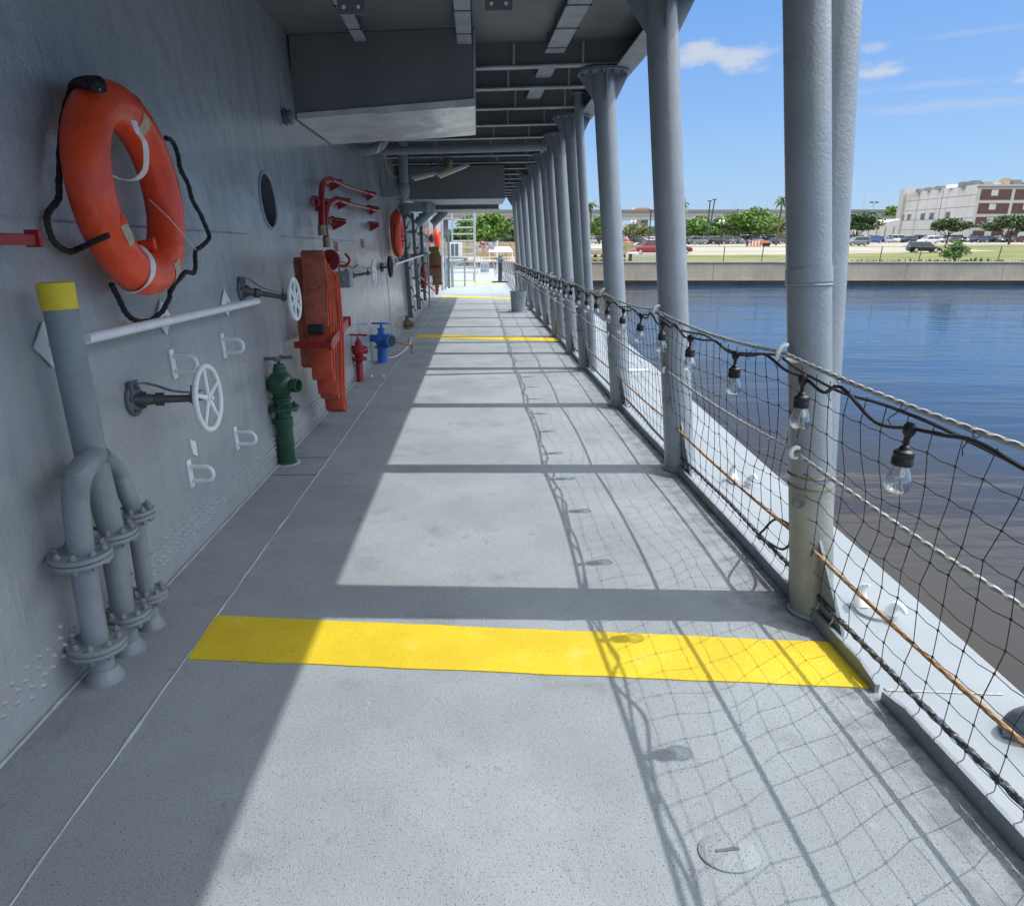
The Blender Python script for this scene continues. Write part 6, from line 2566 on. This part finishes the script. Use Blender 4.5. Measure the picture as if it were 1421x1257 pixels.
def make_car(kind, colour, label, x, y, rz, group):
    L_, hw, belt, roof, bon, cb, crf = KINDS[kind]
    t = thing('parked_car' if kind != 'pickup truck' else 'pickup_truck', label, kind if kind in ('van', 'pickup truck') else 'car', (x, y, GZ), group, land=True)
    t.rotation_euler = (0, 0, rz)
    o = Vector((x, y, GZ))
    key = kind
    if key not in CARS:
        def ring(w, z0, z1, r=.1):
            return [(-w + r, z0), (w - r, z0), (w, z0 + r), (w, z1 - r * 1.3), (w - r * .9, z1), (-w + r * .9, z1), (-w, z1 - r * 1.3), (-w, z0 + r)]
        h = L_ / 2
        mb = MB()
        tail = belt if kind in ('suv', 'van', 'hatchback') else belt - .03
        loft(mb, [(-h, ring(hw * .84, .38, tail * .82)), (-h + .12, ring(hw * .95, .28, tail * .97)), (-h + .7, ring(hw, .24, tail)), (cb[0], ring(hw, .22, belt)), (0, ring(hw, .22, belt)),
                  (cb[1], ring(hw, .22, belt * .99)), (h - .7, ring(hw * .98, .24, bon * .98)), (h - .15, ring(hw * .92, .28, bon * .86)), (h, ring(hw * .8, .36, bon * .68))])
        gl = MB()

        def cab(x0, x1, xr0, xr1, z0, z1, w0, w1, M_):
            M_.hexa([(x0, -w0, z0), (x1, -w0, z0), (x1, w0, z0), (x0, w0, z0)], [(xr0, -w1, z1), (xr1, -w1, z1), (xr1, w1, z1), (xr0, w1, z1)])
        cab(cb[0], cb[1], crf[0], crf[1], belt - .02, roof - .05, hw * .95, hw * .76, gl)
        rf = MB()
        cab(crf[0] - .04, crf[1] + .03, crf[0] + .1, crf[1] - .12, roof - .055, roof, hw * .78, hw * .68, rf)
        for sx in (-1, 1):     # pillars
            for f in (0., .46, 1.):
                xa, xb = cb[0] + (cb[1] - cb[0]) * f, crf[0] + (crf[1] - crf[0]) * f
                rf.tube([(xa, sx * hw * .955, belt - .02), (xb, sx * hw * .765, roof - .04)], .045, 5)
        wh = {}
        for nm, (wxx, sy) in {'a': (-1, -1), 'b': (-1, 1), 'c': (1, -1), 'd': (1, 1)}.items():
            w = MB()
            w.lathe([(.2, -.1), (.33, -.1), (.345, -.07), (.345, .07), (.33, .1), (.2, .1)], (wxx * L_ * .295, sy * (hw - .10), .345), (0, 1, 0), 16)
            rm = MB()
            rm.lathe([(.205, .0), (.21, .115), (.1, .12), (.04, .09)], (wxx * L_ * .295, sy * (hw - .10), .345), (0, sy, 0), 10)
            wh[nm] = (w, rm)
        CARS[key] = (mb, gl, rf, wh)
    mb, gl, rf, wh = CARS[key]

    def emit(src, name, mt, par, bevel=0):
        m = MB()
        m.v = [v + o for v in src.v]
        m.f = list(src.f)
        return m.build(name, mt, par, bevel=bevel, smooth=True, ang=50)
    pm = paintmat(colour)
    emit(mb, 'body', pm, t)
    emit(gl, 'windows', m_carglass, t)
    emit(rf, 'roof', pm, t)
    for nm in wh:
        w = emit(wh[nm][0], 'wheel', m_tyre, t)
        emit(wh[nm][1], 'rim', m_lamp, w)
    h = L_ / 2
    for sy in (-1, 1):
        m = MB()
        m.box(o + Vector((h - .10, sy * hw * .66, bon * .66)), (.2, hw * .34, .13))
        m.build('headlight', m_lamp, t)
        m = MB()
        m.box(o + Vector((-h + .08, sy * hw * .74, belt * .74)), (.16, hw * .2, .16))
        m.build('tail_light', m_tail, t)
    m = MB()
    m.box(o + Vector((h - .06, 0, .42)), (.2, hw * .9, .12))
    m.box(o + Vector((-h + .05, 0, .42)), (.2, hw * 1.2, .1))
    m.build('bumper_trim', m_tyre, t)
    return t


GA, GB, GC, GD = 'left of double column', 'right of double column', 'left of second column', 'left of third column'
cars = [
    # (u centre, v of wheels, kind, colour, heading deg, where)
    (822, 338.2, 'sedan', 'silver', 20, GD), (838, 334.5, 'suv', 'dark grey', 85, GD),
    (868, 334.8, 'suv', 'dark grey', 20, GC), (877, 333.4, 'van', 'dark blue', 95, GC), (886, 334.4, 'sedan', 'silver', 15, GC), (896, 335.4, 'suv', 'silver', 20, GC), (909, 335.5, 'sedan', 'dark grey', 25, GC),
    (946, 339.0, 'sedan', 'white', 25, GA), (954, 339.5, 'sedan', 'dark red', 30, GA), (967, 339.6, 'suv', 'grey', 20, GA), (984, 339.0, 'suv', 'dark grey', 15, GA), (1003, 338.8, 'sedan', 'dark grey', 20, GA),
    (1020, 338.6, 'sedan', 'silver', 18, GA), (1036, 337.6, 'van', 'white', 10, GA), (1059, 337.6, 'sedan', 'pale blue', 12, GA), (1064, 334.4, 'suv', 'blue', 15, GA), (1080, 338.2, 'suv', 'dark grey', 25, GA),
    (1093, 337.8, 'sedan', 'grey', 20, GA),
    (960, 333.2, 'sedan', 'black', 95, GA), (973, 333.2, 'suv', 'dark blue', 90, GA), (994, 333.4, 'suv', 'grey', 85, GA), (1012, 333.2, 'sedan', 'dark green', 92, GA), (1029, 333.2, 'suv', 'dark grey', 88, GA),
    (1046, 333.2, 'sedan', 'dark blue', 95, GA), (1086, 333.2, 'suv', 'black', 95, GA),
    (1187, 341.4, 'suv', 'grey', 190, GB), (1206, 336.8, 'sedan', 'dark blue', 20, GB), (1218, 336.6, 'hatchback', 'pale blue', 30, GB), (1231, 337.0, 'sedan', 'silver', 15, GB), (1242, 336.6, 'sedan', 'white', 195, GB),
    (1246, 332.8, 'van', 'white', 10, GB), (1257, 335.8, 'hatchback', 'orange red', 25, GB), (1270, 334.8, 'sedan', 'dark grey', 205, GB), (1287, 338.5, 'suv', 'white', 190, GB),
    (1281, 350.6, 'hatchback', 'black', -12, GB), (1306, 335.2, 'suv', 'dark grey', 12, GB), (1329, 335.6, 'sedan', 'red', 195, GB), (1348, 335.0, 'sedan', 'pale blue', 15, GB), (1370, 336.4, 'sedan', 'silver', 188, GB),
    (1371, 332.6, 'suv', 'black', 20, GB), (1384, 332.8, 'sedan', 'dark grey', 85, GB), (1406, 336.0, 'sedan', 'blue', 192, GB), (1394, 332.6, 'suv', 'dark grey', 95, GB), (1420, 333.0, 'suv', 'dark red', 90, GB), (1436, 336, 'sedan', 'white', 190, GB),
    (975, 338.6, 'suv', 'silver', 160, GA), (993, 339.4, 'suv', 'black', 20, GA), (1011, 338.6, 'suv', 'grey', 165, GA), (1047, 338.4, 'suv', 'silver', 18, GA), (1072, 338.9, 'sedan', 'dark blue', 22, GA),
    (1196, 338.0, 'suv', 'dark grey', 25, GB), (1212, 337.5, 'suv', 'blue', 160, GB), (1262, 337.0, 'suv', 'dark blue', 20, GB), (1298, 336.6, 'suv', 'white', 15, GB), (1318, 337.2, 'sedan', 'dark grey', 190, GB),
    (1358, 337.0, 'suv', 'dark blue', 15, GB), (1389, 336.4, 'suv', 'white', 20, GB), (831, 337.2, 'suv', 'grey', 25, GD), (884, 336.8, 'suv', 'dark grey', 20, GC), (901, 336.6, 'sedan', 'white', 160, GC),
    (893, 347.5, 'hatchback', 'dark green', 160, GC), (640, 341, 'sedan', 'white', 20, 'left of the columns'), (905, 353.0, 'pickup truck', 'red', 178, GC), (934, 352.4, 'suv', 'dark red', 4, GA),
]
rk = random.Random(77)
hue = ['white', 'silver', 'grey', 'dark grey', 'black', 'dark blue', 'white', 'silver', 'dark grey', 'dark red']
for (ua, ub, st, where) in ((946, 1104, 8.2, GA), (1180, 1440, 10.5, GB), (864, 912, 8.5, GC), (814, 850, 9, GD)):
    u = ua
    while u < ub:
        cars.append((u + rk.uniform(-1.5, 1.5), 331.5, rk.choice(['sedan', 'suv', 'suv', 'van', 'hatchback']), rk.choice(hue), rk.choice([85, 95, 90, 265]), where))
        u += st
cnt = {}
for (u, v, kd, colr, hd, where) in sorted(cars, key=lambda q: q[0]):
    p = land(u, v)
    if v < 333.6:
        p = lat(u, v, 225 if v > 332 else 240)
    rowname = 'last row' if v < 332 else 'second last row' if v < 333.7 else ('near the seawall' if v > 345 else 'front row')
    k = cnt[(where, rowname)] = cnt.get((where, rowname), 0) + 1
    lb = f'{colr} {kd} {"in " if "row" in rowname else ""}{rowname}, {ORD[k - 1]} from left, {where}'
    c_ = make_car(kd, colr, lb, p.x, p.y, radians(hd), 'cars parked beyond the seawall')
    if v < 345:
        c_.scale = (1.15, 1.15, 1.15)

# ---- barriers and bits on the quay
a, b = land(1035, 342.6), land(1066, 342.6)
t = thing('crowd_barrier', 'orange and white striped barrier lying in the pale car park', 'barrier', ((a.x + b.x) / 2, a.y, GZ), land=True)
m = MB()
m.box((a.x + .4, a.y, GZ + .9), (1.4, .3, .2))
m.box((a.x + .2, a.y, GZ + .45), (.25, .3, .9))
m.build('tow_arm', m_pole, t)
m = MB()
w_ = b.x - a.x
for k in range(4):
    m.box((a.x + w_ * (.14 + .14 * k), a.y, GZ + .62), (w_ * .05, .3, 1.1))
m.each('white_board', m_bwhite, t)
m = MB()
for k in range(4):
    m.box((a.x + w_ * (.21 + .14 * k), a.y + .05, GZ + .62), (w_ * .07, .25, 1.0))
m.box((a.x + w_ * .82, a.y, GZ + .75), (w_ * .3, 1.4, .8))
m.each('orange_board', m_bor, t)
m = MB()
for k in range(2):
    m.lathe([(.4, -.1), (.4, .1)], (a.x + w_ * (.75 + .16 * k), a.y - .8, GZ + .4), (0, 1, 0), 12)
m.each('wheel', m_tyre, t)

a, b = lat(877, 363, QY + .9), lat(917, 363, QY + .9)
t = thing('picket_fence', 'short pale picket fence on the seawall in front of the red pickup', 'fence', ((a.x + b.x) / 2, QY + .9, GZ), land=True)
m = MB()
n_ = 17
for k in range(n_):
    x = a.x + (b.x - a.x) * k / (n_ - 1)
    m.box((x, QY + .9, GZ + .38), (.05, .04, .74))
m.build('pickets', m_beam, t)
m = MB()
for z in (.12, .7):
    m.box(((a.x + b.x) / 2, QY + .94, GZ + z), (b.x - a.x, .04, .06))
m.build('rail', m_beam, t)

a, b = lat(815, 353, QY + 3.2), lat(878, 353, QY + 3.2)
t = thing('loading_platform', 'weathered timber and concrete platform on the quay behind the third column', 'platform', ((a.x + b.x) / 2, QY + 3, GZ), land=True)
m = MB()
m.box(((a.x + b.x) / 2 - .8, QY + 3.4, GZ + .75), ((b.x - a.x), 2.4, .28))
m.box(((a.x + b.x) / 2 - .8, QY + 2.6, GZ + .25), ((b.x - a.x) * .9, 1.8, .2))
m.build('slab', m_wood, t, bevel=.02)
m = MB()
for k in range(7):
    m.box((a.x + (b.x - a.x) * k / 6.5, QY + 2.5, GZ + .34), (.3, .3, .66))
m.each('support', m_concwet, t)
m = MB()
m.box((b.x - 1.1, QY + 3.2, GZ + 1.35), (1.9, 1.6, .9))
m.build('timber_box', m_wood, t)
m = MB()
m.box((a.x + 1., QY + 3.5, GZ + 1.1), (3., 1.5, .35))
m.build('tarpaulin', m_flagw, t, bevel=.05)
# striped flag draped over a peak
p = lat(866, 343, QY + 7)
t = thing('draped_flag', 'red and white striped flag draped like a tent beside the red pickup', 'flag', (p.x, QY + 7, GZ), land=True)
m = MB()
m.tube([(p.x + .1, QY + 7, GZ), (p.x + .1, QY + 7, p.z + 1.0)], .05, 6)
m.build('pole', m_pole, t)
zt_ = p.z + 1.0
for k in range(7):
    m = MB()
    f0, f1 = k / 7, (k + 1) / 7
    def fp(f, s):
        return Vector((p.x + .1 + s * (.15 + 1.3 * f), QY + 7 - .5 * f + .1 * sin(f * 9 + s), zt_ - 1.7 * f))
    m.add([fp(f0, -1), fp(f0, 1), fp(f1, 1), fp(f1, -1), fp(f0, -1) + Vector((0, .04, 0)), fp(f0, 1) + Vector((0, .04, 0)), fp(f1, 1) + Vector((0, .04, 0)), fp(f1, -1) + Vector((0, .04, 0))],
          [(0, 1, 2, 3), (7, 6, 5, 4), (0, 4, 5, 1), (2, 6, 7, 3), (1, 5, 6, 2), (0, 3, 7, 4)])
    m.build('stripe', m_flagr if k % 2 else m_flagw, t)
# bunting and a white tent far behind the stern
t = thing('white_canopy', 'low white canopy on the quay beyond the stern rail', 'canopy', lat(690, 352, 76), land=True)
a, b = lat(678, 343, 76), lat(712, 343, 76)
m = MB()
m.hexa([(a.x, 75, a.z - .5), (b.x, 75, a.z - .5), (b.x, 80, a.z - .5), (a.x, 80, a.z - .5)], [(a.x + .3, 76, a.z), (b.x - .3, 76, a.z), (b.x - .3, 79, a.z), (a.x + .3, 79, a.z)])
m.build('roof', m_flagw, t)
m = MB()
for x in (a.x + .1, b.x - .1, (a.x + b.x) / 2):
    m.tube([(x, 75.2, GZ), (x, 75.2, a.z - .5)], .05, 6)
m.each('leg', m_white, t)
t = thing('bunting', 'faded red and white bunting above the far guard rail', 'bunting', lat(675, 350, 62), land=True)
rr = random.Random(2)
for k in range(22):
    u = 661 + k * 1.25
    p = lat(u, 337 + 5 * sin(k * .9) + rr.uniform(0, 3), 60 + rr.uniform(-1, 1))
    s = rr.uniform(.12, .26)
    m = MB()
    m.prism([p, p + Vector((s * 1.3, .05, -s * .2)), p + Vector((s * 1.1, 0, -s * 1.3)), p + Vector((.0, .1, -s))], (0, .02, 0))
    m.build('pennant', [m_flagr, m_flagw, m_flagw, m_flagb][k % 4] if k % 5 else m_flagw, t, smooth=False)
m = MB()
m.tube(smoothpath([lat(658, 336, 60), lat(670, 341, 60), lat(680, 337, 60), lat(690, 343, 60)], 6), .012, 4)
m.build('line', m_cord, t)
m = MB()
for u in (658, 690):
    q = lat(u, 336, 60)
    m.tube([(q.x, 60, -3.2), (q.x, 60, q.z + .1)], .05, 6)
m.each('mast', m_white, t)
a, b = lat(560, 337, 84), lat(716, 337, 84)
t = thing('tan_wall', 'long low tan wall on the quay beyond the stern', 'wall', ((a.x + b.x) / 2, 84, GZ), land=True)
m = MB()
m.box(((a.x + b.x) / 2, 84.2, (GZ + lat(640, 336, 84).z) / 2), (b.x - a.x + 8, .4, lat(640, 336, 84).z - GZ))
m.build('wall_body', m_wood, t, smooth=False)
m = MB()
for k in range(6):
    m.box((a.x + (b.x - a.x) * (.3 + .12 * k), 90, GZ + 1.35), (.5, .6, .35 + .1 * (k % 2)))
m.each('white_sign', m_flagw, t)
